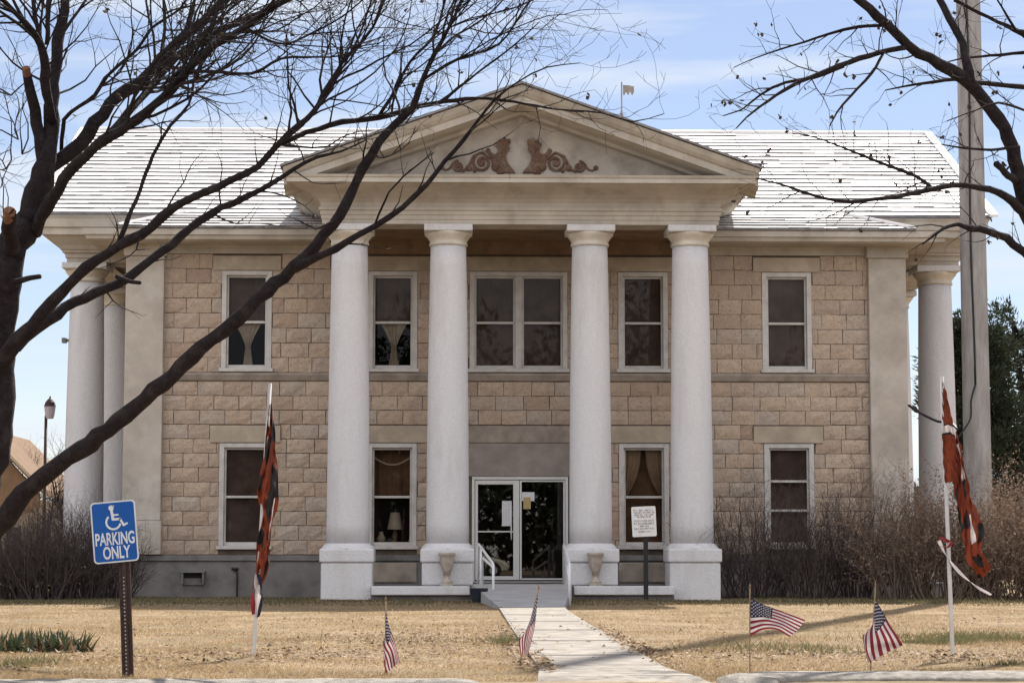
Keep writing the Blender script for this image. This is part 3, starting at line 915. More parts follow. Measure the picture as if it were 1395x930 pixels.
# keep the hood at its surveyed place under the left windows
dx = (at(262, 800, 47.1).x - BX) - (-5.71)
vh.v = [(x + dx, y, z) for x, y, z in vh.v]
P('vent_hood', vh, M['base'])
vx = at(262, 800, 47.1).x - BX
P('vent_opening', MB().box(vx - .2, vx + .2, -0.10, -0.086, 0.40, 0.515), M['black'])
px_ = at(322, 790, 47.1).x - BX
P('hose_pipe', MB().tube([(px_, -0.13, 0.0), (px_, -0.13, 0.50), (px_ - .02, -0.13, 0.56), (px_ - .08, -0.14, 0.585)], 0.018, 8).tube([(px_ - .12, -.15, .60), (px_ + .03, -.15, .60)], .03, 8), M['black'])
P('wall_conduit', MB().tube([(-3.98, -0.11, 0.02), (-3.98, -0.11, 0.56), (-3.95, -0.11, 0.62), (-3.85, -0.11, 0.64)], 0.022, 8), M['black'])
fl = MB().box(-9.99, -9.86, 1.5, 1.6, 5.60, 5.66).box(-10.05, -9.96, 1.42, 1.6, 5.57, 5.68)
P('floodlight', fl, M['base'], bevel=0.01)

# ------------------------------------------------------------------ trees
def rot_about(v, axis, a):
    return Matrix.Rotation(a, 3, axis) @ v

def rand_unit(r):
    while True:
        v = Vector((r.uniform(-1, 1), r.uniform(-1, 1), r.uniform(-1, 1)))
        if 0.05 < v.length < 1: return v.normalized()

def grow(mb, p, d, length, rad, depth, r, up=0.10, tips=None, wob=0.34, nside=4):
    step = 0.10 if length < 0.8 else 0.15
    n = max(2, int(length / step))
    pts, rads = [p.copy()], [rad]
    kids = []
    for i in range(n):
        t = (i + 1) / n
        d = (d + rand_unit(r) * wob + Vector((0, 0, up))).normalized()
        p = p + d * (length / n)
        pts.append(p.copy()); rads.append(max(0.0016, rad * (1 - 0.72 * t)))
        if depth > 0 and t > 0.18 and r.random() < 0.62:
            ax = d.cross(rand_unit(r))
            if ax.length > .1:
                kids.append((p.copy(), rot_about(d, ax.normalized(), r.uniform(R(28), R(68))), length * r.uniform(.32, .62) * (1.15 - .5 * t), rads[-1] * 0.72))
    mb.tube(pts, rads, nside, cap=False)
    if tips is not None: tips.append((p.copy(), d.copy()))
    for q, dd, ll, rr in kids:
        if ll > 0.07:
            grow(mb, q, dd, ll, max(rr, .0018), depth - 1, r, up, tips, wob, 4 if rr > .004 else 3)

def limb(mb, rows, d0, r, rough=0.016, nside=9):
    """rows: (px, py, width_px, depth). Returns smoothed samples"""
    pts = []
    for px, py, w, dep in rows:
        q = at(px, py, dep)
        pts.append((q.x, q.y, q.z, 0.5 * w * dep / F_PX))
    sm = spline(pts, 0.10)
    k = []
    for i, s in enumerate(sm):
        rr = s[3] * (1 + .07 * math.sin(i * .9 + s[0] * 9) + r.uniform(-.07, .09))
        k.append((Vector(s[:3]) + rand_unit(r) * min(rough, rr * .25), rr))
    mb.tube([a for a, b in k], [b for a, b in k], nside, cap=True)
    return k

def twigs_on(mb, k, f0, f1, every, lo, hi, r, depth=2, up=0.1, tips=None, fwd=0.8, rmax=0.011, wob=0.34):
    n = len(k)
    i0, i1 = int(n * f0), int(n * f1)
    acc = 0
    for i in range(max(1, i0), max(2, i1)):
        seg = (k[i][0] - k[i - 1][0]).length
        acc += seg
        if acc < every * DENS * r.uniform(.6, 1.4): continue
        acc = 0
        d = (k[i][0] - k[i - 1][0]).normalized()
        dd = (d * fwd + rand_unit(r) * 0.9 + Vector((0, 0, .15))).normalized()
        ll = r.uniform(lo, hi)
        grow(mb, k[i][0] + dd * k[i][1] * .6, dd, ll, min(k[i][1] * .5, rmax * (0.5 + 0.6 * ll)), depth, r, up, tips, wob)

def pods(mb, tips, frac, r, size=0.022):
    for p, d in tips:
        if r.random() > frac: continue
        for q in range(r.randint(1, 3)):
            c = p + rand_unit(r) * .02 + Vector((0, 0, -.02))
            a, b = rand_unit(r) * size, rand_unit(r) * size
            e = rand_unit(r) * size * .6
            mb.add([c - a, c + b, c + a, c - b, c + e, c - e], [(0, 1, 4), (1, 2, 4), (2, 3, 4), (3, 0, 4), (1, 0, 5), (2, 1, 5), (3, 2, 5), (0, 3, 5)])

T1 = random.Random(5)
lt_root = at(-64, 878, 20)
LT = thing('bare_tree', (lt_root.x, lt_root.y, 0), 'large bare leaning tree with a long dark limb reaching across the courthouse front', 'tree')
def loc_mb(mb, root):
    mb.v = [(x - root.location.x, y - root.location.y, z - root.location.z) for x, y, z in mb.v]
    return mb
tk = MB(); cw = MB()
LIMBS = {}
def LB(name, rows, **kw):
    rows = [(x, y, w * ((.68 if name in ('low', 'mid', 'midb') else .78) if w < 50 else .90), q) for x, y, w, q in rows]
    LIMBS[name] = limb(tk, rows, None, T1, **kw)
LB('trunk', [(-66, 890, 84, 20), (-62, 830, 74, 20), (-50, 740, 70, 20), (-24, 640, 62, 20), (-6, 560, 56, 20), (-8, 490, 56, 20), (0, 420, 54, 20), (12, 350, 52, 20), (36, 300, 48, 20)], nside=14)
LB('up', [(34, 305, 44, 20), (52, 262, 42, 20), (64, 215, 34, 20), (70, 160, 26, 20.1), (74, 100, 22, 20.2), (82, 45, 19, 20.3), (90, 0, 17, 20.4), (96, -60, 13, 20.5), (90, -140, 8, 20.6)], nside=12)
LB('low', [(-46, 775, 52, 20), (-20, 735, 46, 19.9), (8, 704, 44, 19.8), (32, 672, 42, 19.7), (62, 645, 38, 19.6), (110, 612, 35, 19.5), (160, 575, 34, 19.4), (210, 532, 33, 19.3), (260, 487, 31, 19.2), (305, 450, 29, 19.1), (350, 410, 28, 19.0), (385, 378, 27, 19.0), (402, 362, 26, 18.9), (430, 335, 24, 18.8), (462, 292, 22, 18.7), (485, 250, 20, 18.7), (505, 212, 18, 18.6), (532, 175, 16, 18.6), (562, 148, 14, 18.5), (575, 110, 11, 18.4), (592, 75, 9, 18.4), (612, 38, 7, 18.3), (628, 0, 6, 18.3), (640, -50, 4, 18.2)], nside=12)
LB('lowb', [(402, 364, 18, 18.9), (430, 352, 14, 18.7), (470, 331, 12, 18.5), (510, 308, 11, 18.4), (548, 282, 10, 18.3), (582, 252, 9, 18.2), (606, 220, 8, 18.2), (632, 190, 7, 18.1), (652, 163, 6, 18.1), (672, 138, 5, 18), (705, 112, 3, 18), (745, 92, 2.5, 17.9), (790, 86, 1.5, 17.9)])
LB('mid', [(-8, 520, 38, 20), (12, 476, 36, 19.8), (34, 452, 30, 19.7), (57, 430, 27, 19.6), (84, 398, 24, 19.5), (117, 367, 22, 19.3), (160, 337, 21, 19.2), (205, 310, 20, 19.1), (235, 283, 18, 19), (277, 263, 16, 18.9), (312, 247, 15, 18.8), (350, 227, 14, 18.7), (378, 198, 13, 18.7), (405, 172, 12, 18.6), (430, 150, 11, 18.6), (450, 118, 9, 18.5), (466, 85, 8, 18.5), (490, 62, 7, 18.4), (508, 38, 6, 18.4), (520, 8, 5, 18.3), (530, -40, 3, 18.3)], nside=11)
LB('midb', [(20, 470, 26, 19.8), (50, 447, 24, 19.9), (77, 427, 24, 20), (103, 412, 22, 20.1), (143, 393, 20, 20.2), (177, 376, 20, 20.3), (207, 352, 18, 20.4), (235, 332, 18, 20.5), (258, 312, 18, 20.6), (287, 290, 16, 20.7), (333, 270, 13, 20.8), (368, 250, 11, 20.8), (400, 231, 9, 20.9), (432, 214, 7, 20.9), (466, 206, 5, 21), (500, 190, 3, 21)])
LB('midc', [(378, 198, 9, 18.7), (417, 181, 9, 18.8), (466, 167, 10, 18.9), (515, 161, 10, 19), (565, 146, 9, 19.1), (605, 139, 8, 19.1), (650, 134, 6, 19.2), (700, 139, 5, 19.2), (760, 149, 3.5, 19.3), (820, 154, 3, 19.3), (862, 166, 2.4, 19.3), (905, 155, 1.5, 19.3)])
LB('stub', [(64, 246, 22, 20), (57, 215, 21, 20.0), (52, 185, 20, 20.0), (46, 150, 18, 20), (40, 122, 17, 19.9), (35, 97, 16, 19.8)], nside=12)
LB('stubb', [(20, 350, 34, 20), (12, 320, 26, 19.7), (13, 288, 20, 19.4)], nside=12)
LB('fork', [(70, 165, 16, 20), (62, 110, 17, 19.8), (56, 62, 14, 19.6), (34, 32, 11, 19.4), (8, 4, 9, 19.2), (-20, -25, 7, 19)])
LB('forkb', [(58, 70, 9, 19.7), (48, 22, 8, 19.7), (42, -20, 6, 19.7)])
LB('forkc', [(64, 60, 9, 19.8), (66, 15, 8, 19.9), (70, -40, 6, 20)])
LB('d1', [(52, 262, 26, 20), (68, 230, 25, 20.1), (110, 193, 25, 20.2), (150, 143, 23, 20.3), (200, 103, 22, 20.4), (240, 61, 20, 20.5), (283, 24, 16, 20.6), (312, -5, 13, 20.7), (345, -45, 8, 20.8)], nside=11)
LB('d2', [(48, 318, 22, 20), (63, 284, 22, 19.7), (97, 233, 20, 19.5), (140, 193, 19, 19.3), (187, 163, 17, 19.1), (233, 122, 16, 18.9), (277, 74, 14, 18.8), (333, 37, 11, 18.7), (378, 7, 9, 18.6), (420, -25, 6, 18.5)], nside=11)
LB('d3', [(140, 190, 12, 20), (180, 148, 13, 20.4), (213, 110, 13, 20.8), (253, 67, 12, 21), (300, 43, 11, 21.2), (353, 19, 9, 21.4), (394, 0, 7, 21.5), (440, -25, 5, 21.6)])
LB('d4', [(84, 205, 8, 20.2), (88, 163, 7, 20), (108, 145, 7, 19.9), (130, 130, 7, 19.8), (147, 103, 6.5, 19.6), (187, 67, 6, 19.5), (207, 38, 5, 19.4), (245, 13, 4, 19.3), (258, -8, 3, 19.2)])
LB('d5', [(228, 112, 9, 18.95), (243, 98, 8, 18.9), (290, 98, 6, 18.5), (343, 100, 5.5, 18.2), (383, 80, 5, 18), (430, 78, 4, 17.8), (466, 76, 3, 17.7), (500, 60, 2, 17.7)])
LB('d6', [(158, 339, 9, 19.25), (169, 312, 8.5, 19.25), (190, 260, 7, 19.5), (208, 213, 6.5, 19.7), (233, 170, 6, 19.9), (257, 143, 5, 20), (267, 100, 4, 20.1), (285, 65, 3, 20.1)])
LB('d7', [(333, 37, 6, 18.8), (380, 60, 4, 18.5), (420, 48, 3.5, 18.3), (470, 20, 3, 18.2), (505, -10, 2, 18.1)])
LB('e1', [(515, 161, 6, 19), (540, 120, 6, 19), (558, 85, 5, 19), (590, 50, 5, 19), (604, 10, 4, 19), (615, -30, 3, 19)])
LB('e2', [(575, 110, 6, 18.4), (625, 80, 5, 18.3), (680, 60, 4, 18.2), (722, 0, 3, 18.1)])
LB('e3', [(600, 139, 6, 19.1), (650, 100, 4, 19.2), (700, 62, 3, 19.3), (735, 30, 2, 19.4)])
LB('e4', [(460, 298, 6, 18.7), (430, 312, 4, 18.6), (405, 300, 2.5, 18.5)])
LB('e5', [(510, 307, 4, 18.4), (530, 262, 3.5, 18.2), (550, 240, 3, 18.1), (590, 208, 2, 18)])
LB('cutl', [(160, 377, 9, 20.2), (178, 384, 8, 20.1), (191, 385, 6, 20)])
LB('cutk', [(18, 385, 12, 19.8), (40, 378, 10, 19.7), (55, 377, 8, 19.6)])
r_ = T1
DENS = 0.72
allk = LIMBS
tips = []
twigs_on(cw, allk['up'], .35, 1, .16, .4, 1.2, r_, 2, tips=tips)
twigs_on(cw, allk['fork'], .3, 1, .10, .4, 1.1, r_, 2, tips=tips)
twigs_on(cw, allk['forkb'], .1, 1, .10, .3, .9, r_, 2, tips=tips)
twigs_on(cw, allk['forkc'], .1, 1, .10, .3, .9, r_, 2, tips=tips)
for nme, f0 in (('d1', .3), ('d2', .35), ('d3', .15)):
    twigs_on(cw, allk[nme], f0, 1, .15, .4, 1.2, r_, 2, up=.02, tips=tips, fwd=1.9)
twigs_on(cw, allk['d4'], .3, 1, .16, .3, .9, r_, 2, tips=tips)
twigs_on(cw, allk['d5'], .2, 1, .15, .3, .8, r_, 2, tips=tips)
twigs_on(cw, allk['d6'], .45, 1, .30, .3, .7, r_, 1, tips=tips)
twigs_on(cw, allk['d7'], .1, 1, .13, .3, .8, r_, 2, tips=tips)
twigs_on(cw, allk['mid'], .62, 1, .11, .35, 1.0, r_, 2, tips=tips)
twigs_on(cw, allk['mid'], .25, .62, .30, .25, .7, r_, 1, tips=tips)
twigs_on(cw, allk['midb'], .15, .6, .40, .2, .5, r_, 1, tips=tips)
twigs_on(cw, allk['midb'], .6, 1, .2, .3, .7, r_, 1, tips=tips)
twigs_on(cw, allk['midc'], .15, 1, .13, .3, .8, r_, 2, tips=tips)
twigs_on(cw, allk['low'], .70, 1, .13, .35, 1.0, r_, 2, tips=tips)
twigs_on(cw, allk['lowb'], .5, 1, .17, .3, .7, r_, 2, tips=tips)
twigs_on(cw, allk['lowb'], .15, .5, .35, .2, .5, r_, 1, tips=tips)
for nme in ('e1', 'e2', 'e3'):
    twigs_on(cw, allk[nme], .2, 1, .12, .3, .8, r_, 2, tips=tips)
for nme in ('e4', 'e5'):
    twigs_on(cw, allk[nme], .3, 1, .2, .2, .4, r_, 1, tips=tips)
# long secondary branches filling the crown, following their limbs up and to the right
for nme, n_, f0 in (('up', 6, .4), ('fork', 6, .3), ('forkb', 4, .2), ('forkc', 4, .2), ('d1', 11, .3), ('d2', 11, .35), ('d3', 9, .2), ('mid', 9, .6), ('d7', 4, .1), ('e1', 4, .2), ('e2', 4, .3), ('low', 6, .8), ('d5', 4, .3), ('d4', 4, .4)):
    kk = allk[nme]
    for q in range(n_):
        i = int(len(kk) * r_.uniform(f0, .97))
        i = max(1, min(i, len(kk) - 1))
        d_ = (kk[i][0] - kk[i - 1][0]).normalized()
        dd = (d_ * 1.35 + rand_unit(r_) * .75 + Vector((0, 0, .05))).normalized()
        grow(cw, kk[i][0], dd, r_.uniform(1.1, 2.1), min(kk[i][1] * .6, r_.uniform(.011, .018)), 3, r_, .03, tips, .22, 5)
# thin twigs spreading off the lower stems at the left edge
for px, py in ((10, 330), (8, 230), (25, 190), (-5, 260), (30, 210), (-10, 160), (15, 130)):
    for q in range(3):
        p = at(px, py, 20.4)
        grow(cw, p, Vector((r_.uniform(-.6, .3), r_.uniform(-.5, .5), r_.uniform(.1, .8))).normalized(), r_.uniform(.5, 1.1), .008, 2, r_, .06, tips)
pd = MB()
pods(pd, tips, 0.035, T1)
loc_mb(tk, LT).build('trunk', M['bark'], LT, smooth=True)
loc_mb(cw, LT).build('crown', M['twig'], LT)
tag(loc_mb(pd, LT).build('seed_pods', M['pod'], LT), kind='stuff')
for nme in ('stub', 'stubb'):
    (a, ra), (b, rb) = allk[nme][-2], allk[nme][-1]
    d = (b - a).normalized()
    tilt = (d + Vector((.2, -1.1, .25))).normalized()
    mb = MB().tube([b - d * .045, b - d * .02 + tilt * .03, b + tilt * .045], [rb * 1.02, rb * 1.0, rb * .93], 14)
    if nme == 'stubb':
        mb = MB().tube([b - d * .28 + Vector((.0, -.05, 0)), b - d * .1 + Vector((.0, -.045, 0)), b + Vector((0, -.02, .01)), b + d * .02], [rb * .5, rb * .95, rb * .95, rb * .7], 14)
    loc_mb(mb, LT).build('sawn_end', M['cut'], LT, smooth=False)

# right tree
T2 = random.Random(23)
rt_root = at(1490, 868, 21.5)
RT_ = thing('bare_tree', (rt_root.x, rt_root.y, 0), 'bare tree with seed pods leaning in beside the tall grey pole', 'tree')
tk = MB(); cw = MB(); LIMBS = {}
def LB2(name, rows, **kw):
    LIMBS[name] = limb(tk, rows, None, T2, **kw)
LB2('trunk', [(1490, 885, 60, 21.5), (1486, 760, 50, 21.5), (1476, 600, 46, 21.5), (1452, 430, 38, 21.5), (1418, 325, 30, 21.5), (1396, 273, 24, 21.4), (1386, 232, 21, 21.3), (1374, 187, 20, 21.2), (1341, 140, 18, 21.1), (1312, 107, 17, 21), (1280, 87, 15, 20.9), (1237, 63, 14, 20.8), (1207, 33, 13, 20.7), (1170, 0, 11, 20.6), (1120, -45, 8, 20.5)], nside=12)
LB2('r2', [(1322, 113, 13, 21), (1311, 60, 12, 21.1), (1293, 24, 10, 21.2), (1277, -5, 9, 21.3), (1255, -50, 6, 21.4)])
LB2('r3', [(1237, 65, 8, 20.8), (1197, 72, 7.5, 20.7), (1157, 85, 7, 20.6), (1117, 100, 6, 20.5), (1080, 117, 5, 20.4), (1047, 137, 4, 20.3), (1017, 160, 2.6, 20.2), (1003, 175, 1.6, 20.2)])
LB2('r3b', [(1150, 90, 5, 20.7), (1110, 106, 4.5, 20.9), (1070, 112, 4, 21), (1035, 130, 3, 21.1), (1010, 150, 2, 21.2), (985, 158, 1.4, 21.2)])
LB2('r4', [(1207, 35, 5, 20.7), (1170, 36, 4.6, 20.9), (1130, 46, 4, 21), (1097, 57, 3.4, 21.1), (1063, 67, 2.6, 21.2), (1027, 80, 1.8, 21.2), (1000, 92, 1.2, 21.2)])
LB2('r5', [(1203, 74, 4, 20.7), (1187, 100, 4, 20.5), (1160, 130, 3.4, 20.4), (1140, 153, 2.6, 20.3), (1130, 172, 1.6, 20.3)])
LB2('r6', [(1405, 300, 14, 21.4), (1372, 268, 11, 21.2), (1347, 258, 9, 21), (1313, 252, 8, 20.8), (1273, 257, 7.5, 20.6), (1223, 267, 6.5, 20.4), (1160, 275, 5.5, 20.2), (1123, 270, 4.5, 20.1), (1090, 260, 3.4, 20), (1060, 250, 2.6, 20), (1030, 243, 1.6, 20)])
LB2('r7', [(1270, 256, 6, 20.6), (1247, 240, 5.5, 20.7), (1213, 227, 5, 20.8), (1177, 213, 4, 20.9), (1150, 202, 3, 21), (1110, 187, 2, 21), (1080, 182, 1.4, 21)])
LB2('r8', [(1395, 118, 7, 21.7), (1333, 113, 6, 21.5), (1300, 108, 5, 21.4), (1263, 113, 4, 21.3), (1230, 118, 3, 21.2), (1206, 123, 1.6, 21.2)])
LB2('r9', [(1440, 385, 20, 21.5), (1395, 345, 13, 21.3), (1371, 325, 12, 21.2), (1344, 314, 11, 21), (1323, 311, 9, 20.9), (1305, 306, 6, 20.8), (1288, 309, 5, 20.7), (1267, 325, 3.5, 20.6), (1256, 333, 2, 20.6)])
LB2('r10', [(1300, 0, 5, 21.8), (1347, 24, 5, 21.9), (1395, 48, 7, 22), (1450, 90, 9, 22)])
LB2('r11', [(1395, 72, 5, 22.2), (1350, 76, 4, 22.3), (1310, 80, 2.5, 22.4), (1270, 90, 1.4, 22.4)])
LB2('r12', [(1395, 150, 4, 20.6), (1360, 140, 3.4, 20.4), (1330, 150, 2.2, 20.3), (1290, 165, 1.4, 20.2)])
LB2('r13', [(1388, 200, 5, 21.2), (1350, 204, 4, 21), (1315, 202, 3, 20.8), (1270, 195, 1.6, 20.7)])
LB2('r14', [(1383, 40, 4, 20), (1365, 10, 3, 19.9), (1345, -20, 2, 19.8)])
LB2('stub', [(1385, 246, 11, 21.3), (1370, 236, 9, 21), (1358, 224, 8, 20.8)])
DENS = 0.8; allk = LIMBS; r_ = T2; tips2 = []
for nme, f0, ev, lo, hi, dp in (('trunk', .78, .14, .4, .9, 2), ('r2', .2, .16, .3, .8, 2), ('r3', .15, .085, .2, .6, 2), ('r3b', .1, .10, .2, .5, 2), ('r4', .2, .10, .2, .6, 2), ('r5', .2, .11, .2, .5, 2),
                                ('r6', .25, .10, .2, .6, 2), ('r7', .1, .10, .2, .5, 2), ('r8', .15, .09, .25, .6, 2), ('r9', .25, .13, .2, .5, 2), ('r10', 0, .11, .3, .8, 2), ('r11', .0, .10, .3, .6, 2), ('r12', 0, .09, .25, .6, 2), ('r13', 0, .10, .25, .6, 2), ('r14', 0, .14, .3, .6, 2)):
    twigs_on(cw, allk[nme], f0, 1, ev, lo, hi, r_, dp, up=0.02, tips=tips2, fwd=.9, rmax=.009)
pd = MB()
pods(pd, tips2, 0.13, T2, .024)
loc_mb(tk, RT_).build('trunk', M['bark'], RT_, smooth=True)
loc_mb(cw, RT_).build('crown', M['twig'], RT_)
tag(loc_mb(pd, RT_).build('seed_pods', M['pod'], RT_), kind='stuff')

# ------------------------------------------------------------------ shrubs
def shrub(px, dep, w, h, n, label, m_, leafm=None, nleaf=0, group=None, seed=1, name='bare_shrub', lean=.0, rad=.0125):
    r = random.Random(seed)
    x0 = at(px, 800, dep).x
    th = thing(name, (x0, dep, 0), label, 'shrub', group)
    mb = MB(); tp = []
    for i in range(n):
        a = r.uniform(0, 2 * math.pi); rr = math.sqrt(r.random())
        bx_, by_ = rr * w * .28 * math.cos(a), rr * w * .22 * math.sin(a)
        d = Vector((bx_ / w * 2.0 + r.uniform(-.30, .30) + lean, by_ / w * 1.8 + r.uniform(-.25, .25), 1)).normalized()
        hh = h * r.uniform(.55, 1.0) * (1 - .35 * rr * rr)
        grow(mb, Vector((bx_, by_, -.03)), d, hh, rad * r.uniform(.7, 1.2), 2, r, .05, tp, .15)
    mb.build('branches', m_, th)
    if nleaf:
        lf = MB()
        vs = mb.v
        for i in range(nleaf):
            x, y, z = vs[r.randrange(len(vs))]
            if z < .25 * h * r.random(): continue
            c = Vector((x, y, z)) + rand_unit(r) * .03
            a, b = rand_unit(r) * r.uniform(.018, .035), rand_unit(r) * r.uniform(.012, .02)
            lf.add([c - a, c + b, c + a, c - b], [(0, 1, 2, 3)])
        lf.build('leaves', leafm, th)
    return th
GR = 'bare shrubs along the courthouse wall'
shrub(978, 45.4, 1.8, 2.1, 50, 'low dark bare shrub with thin twigs spreading beside the rightmost front column', M['shrub'], group=GR, seed=31, lean=-.12)
shrub(1030, 45.6, 2.0, 2.7, 62, 'tall dark bare shrub under the right window, tight against the wall', M['shrub'], group=GR, seed=32)
shrub(1104, 45.3, 2.1, 2.4, 66, 'wide dark bare shrub growing in front of the lower right window', M['shrub'], group=GR, seed=33)
shrub(1168, 45.5, 2.0, 2.6, 62, 'bare dark shrub between the lower right window and the corner pilaster', M['shrub'], group=GR, seed=34)
HG = 'tan winter shrubs in the right hand hedge'
shrub(1228, 44.6, 2.0, 2.7, 75, 'tan twiggy shrub in front of the right corner pilaster', M['hedge'], M['dryleaf'], 6500, HG, 35)
shrub(1285, 44.2, 2.1, 2.5, 75, 'tan leafy winter shrub behind the orange banner pole', M['hedge'], M['dryleaf'], 7500, HG, 36)
shrub(1345, 44.0, 2.1, 2.6, 75, 'tan winter shrub at the foot of the tall grey pole', M['hedge'], M['dryleaf'], 7500, HG, 37)
shrub(1402, 43.8, 2.2, 2.7, 75, 'tan winter shrub at the far right end of the hedge', M['hedge'], M['dryleaf'], 7500, HG, 38)
shrub(1460, 43.8, 2.2, 2.5, 50, 'tan winter shrub beyond the right end of the hedge', M['hedge'], M['dryleaf'], 1200, HG, 39)
LG = 'dark shrubs at the left corner of the courthouse'
shrub(12, 45.0, 2.1, 2.0, 140, 'dark dense shrub at the far left edge of the lawn', M['shrub'], group=LG, seed=41)
shrub(62, 44.8, 2.1, 2.1, 140, 'dark dense shrub left of the parking sign, under the long limb', M['shrub'], group=LG, seed=42)
shrub(112, 45.2, 2.0, 2.1, 140, 'dark dense shrub right behind the parking sign', M['shrub'], group=LG, seed=43)
shrub(150, 45.8, 1.5, 1.8, 80, 'smaller dark shrub against the left column base', M['shrub'], group=LG, seed=44)
shrub(28, 52.0, 2.6, 2.3, 60, 'sunlit tan shrub farther back beside the brown roofed house', M['hedge'], M['dryleaf'], 900, seed=45)

# far bare trees at the left, beyond the side of the courthouse
def far_tree(px, dep, h, label, seed, spread=.5, r0=.10, m_='twig', dp=3):
    r = random.Random(seed)
    x0 = at(px, 780, dep).x
    th = thing('bare_tree', (x0, dep, 0), label, 'tree', 'small bare trees beyond the left corner')
    tkm, cwm = MB(), MB()
    for q in range(4):
        p = Vector((r.uniform(-.1, .1), r.uniform(-.1, .1), -.05))
        d = Vector((r.uniform(-spread, spread), r.uniform(-spread, spread), 1)).normalized()
        pts, rads = [p.copy()], [r0]
        n = 14
        for i in range(n):
            d = (d + rand_unit(r) * .16 + Vector((0, 0, .05))).normalized()
            p = p + d * h * .7 / n
            pts.append(p.copy()); rads.append(r0 * (1 - .75 * (i + 1) / n))
            if i > 2:
                for e in range(2):
                    dd = (d * .6 + rand_unit(r) * .8 + Vector((0, 0, .25))).normalized()
                    grow(cwm, p, dd, h * r.uniform(.12, .3), .018, 2, r, .08, None, .22)
        tkm.tube(pts, rads, 7)
    tkm.build('trunk', M['bark'], th, smooth=True)
    cwm.build('crown', M[m_], th)
far_tree(84, 57.0, 3.6, 'small many stemmed bare tree seen between the lamp post and the left column', 51)
far_tree(32, 95.0, 6.0, 'pale bare tree behind the brown roofed house', 52, m_='shrub')
far_tree(82, 110.0, 7.5, 'faint bare tree far off behind the lamp post', 53, m_='shrub')

# evergreen behind the right corner
def evergreen(px, dep, h, w, label, seed, zlo=1.6, nb=70, open_=False):
    r = random.Random(seed)
    x0 = at(px, 700, dep).x
    th = thing('evergreen_tree', (x0, dep, 0), label, 'tree', 'dark evergreens beyond the right corner')
    tkm, fo = MB(), MB()
    n = 16
    pts = [(0.12 * math.sin(i * .7), 0.1 * math.cos(i * .9), h * .93 * i / n - .05) for i in range(n + 1)]
    tkm.tube(pts, [.26 * (1 - .85 * i / n) + .02 for i in range(n + 1)], 9)
    for i in range(nb):
        z = zlo + (h * .97 - zlo) * (r.random() ** .9)
        t = (z - zlo) / (h - zlo)
        reach = w * (.95 - .55 * t ** 1.6) * r.uniform(.55, 1.08)
        a = r.uniform(0, 2 * math.pi)
        d = Vector((math.cos(a), math.sin(a), r.uniform(-.05, .45))).normalized()
        p = Vector((0, 0, z * .92)); bp, br = [p.copy()], [.05]
        m_ = 7
        for k in range(m_):
            d = (d + rand_unit(r) * .16).normalized()
            p = p + d * reach / m_
            bp.append(p.copy()); br.append(.05 * (1 - .8 * (k + 1) / m_))
            if k >= 2:
                for c in range(2 if open_ else 3):
                    cc = p + rand_unit(r) * (.20 if open_ else .30)
                    for e in range(30):
                        q = cc + rand_unit(r) * r.uniform(.02, .30)
                        nd = (q - cc).normalized() * .5 + d * .5 + Vector((0, 0, .3))
                        nd = nd.normalized() * r.uniform(.10, .19)
                        sd = nd.cross(rand_unit(r)).normalized() * r.uniform(.018, .035)
                        fo.add([q - sd, q + sd, q + nd], [(0, 1, 2)])
        tkm.tube(bp, br, 5)
    tkm.build('trunk', M['bark'], th, smooth=True)
    fo.build('crown', M['needle'], th)
evergreen(1332, 63, 8.3, 2.3, 'dark evergreen tree standing just behind the tall grey pole', 61, 2.6, 75)
evergreen(1392, 66, 8.6, 2.9, 'dark evergreen tree at the right edge, partly open below', 62, 3.0, 46, True)
evergreen(1470, 70, 9.0, 3.0, 'dark evergreen tree beyond the right edge of the hedge', 63, 2.4, 46, True)

# ------------------------------------------------------------------ tall grey pole and its cable
pole_p = at(1331, 600, 46.75)
PO = thing('utility_pole', (pole_p.x, 46.75, 0), 'very tall tapered grey concrete pole standing at the right corner of the courthouse', 'pole')
pm = MB()
pm.lathe([(.305 - .0033 * z, z) for z in (-.1, 2, 4, 6, 6.9, 6.92, 8, 10, 13, 18, 24, 30, 36.5)], 0, 0, 16)
pm.build('shaft', M['polecon'], PO, smooth=True)
cab = MB()
cr = lambda z: .305 - .0033 * z + .012
pts = [(-.10 - .02 * math.sin(z), -cr(z) + .01, z) for z in [13 - i * .5 for i in range(18)]]
q1 = at(1323, 545, 46.4); q2 = at(1322, 570, 46.3); q3 = at(1308, 592, 46.2); q4 = at(1304, 598, 46.2)
ctl = [(*pts[-1], .02)] + [(q.x - pole_p.x, q.y - 46.75, q.z, .02) for q in (q1, q2, q3, q4)]
cab.tube(pts, .022, 6)
cab.tube([p[:3] for p in spline(ctl, .08)], .022, 6)
cab.build('cable', M['black'], PO, smooth=True)
w_a = at(1238, 552, 46.9); w_b = at(1305, 585, 46.2)
ctl = [(w_a.x, w_a.y, w_a.z, 0), *[(at(x, y, 46.6).x, 46.6, at(x, y, 46.6).z, 0) for x, y in ((1255, 563), (1278, 574), (1295, 576))], (w_b.x, w_b.y, w_b.z, 0)]
tag(MB().tube([p[:3] for p in spline(ctl, .1)], .028, 6).build('service_cable', M['black'], smooth=True), 'short black service cable sagging from the tall pole to the courthouse corner', 'cable')

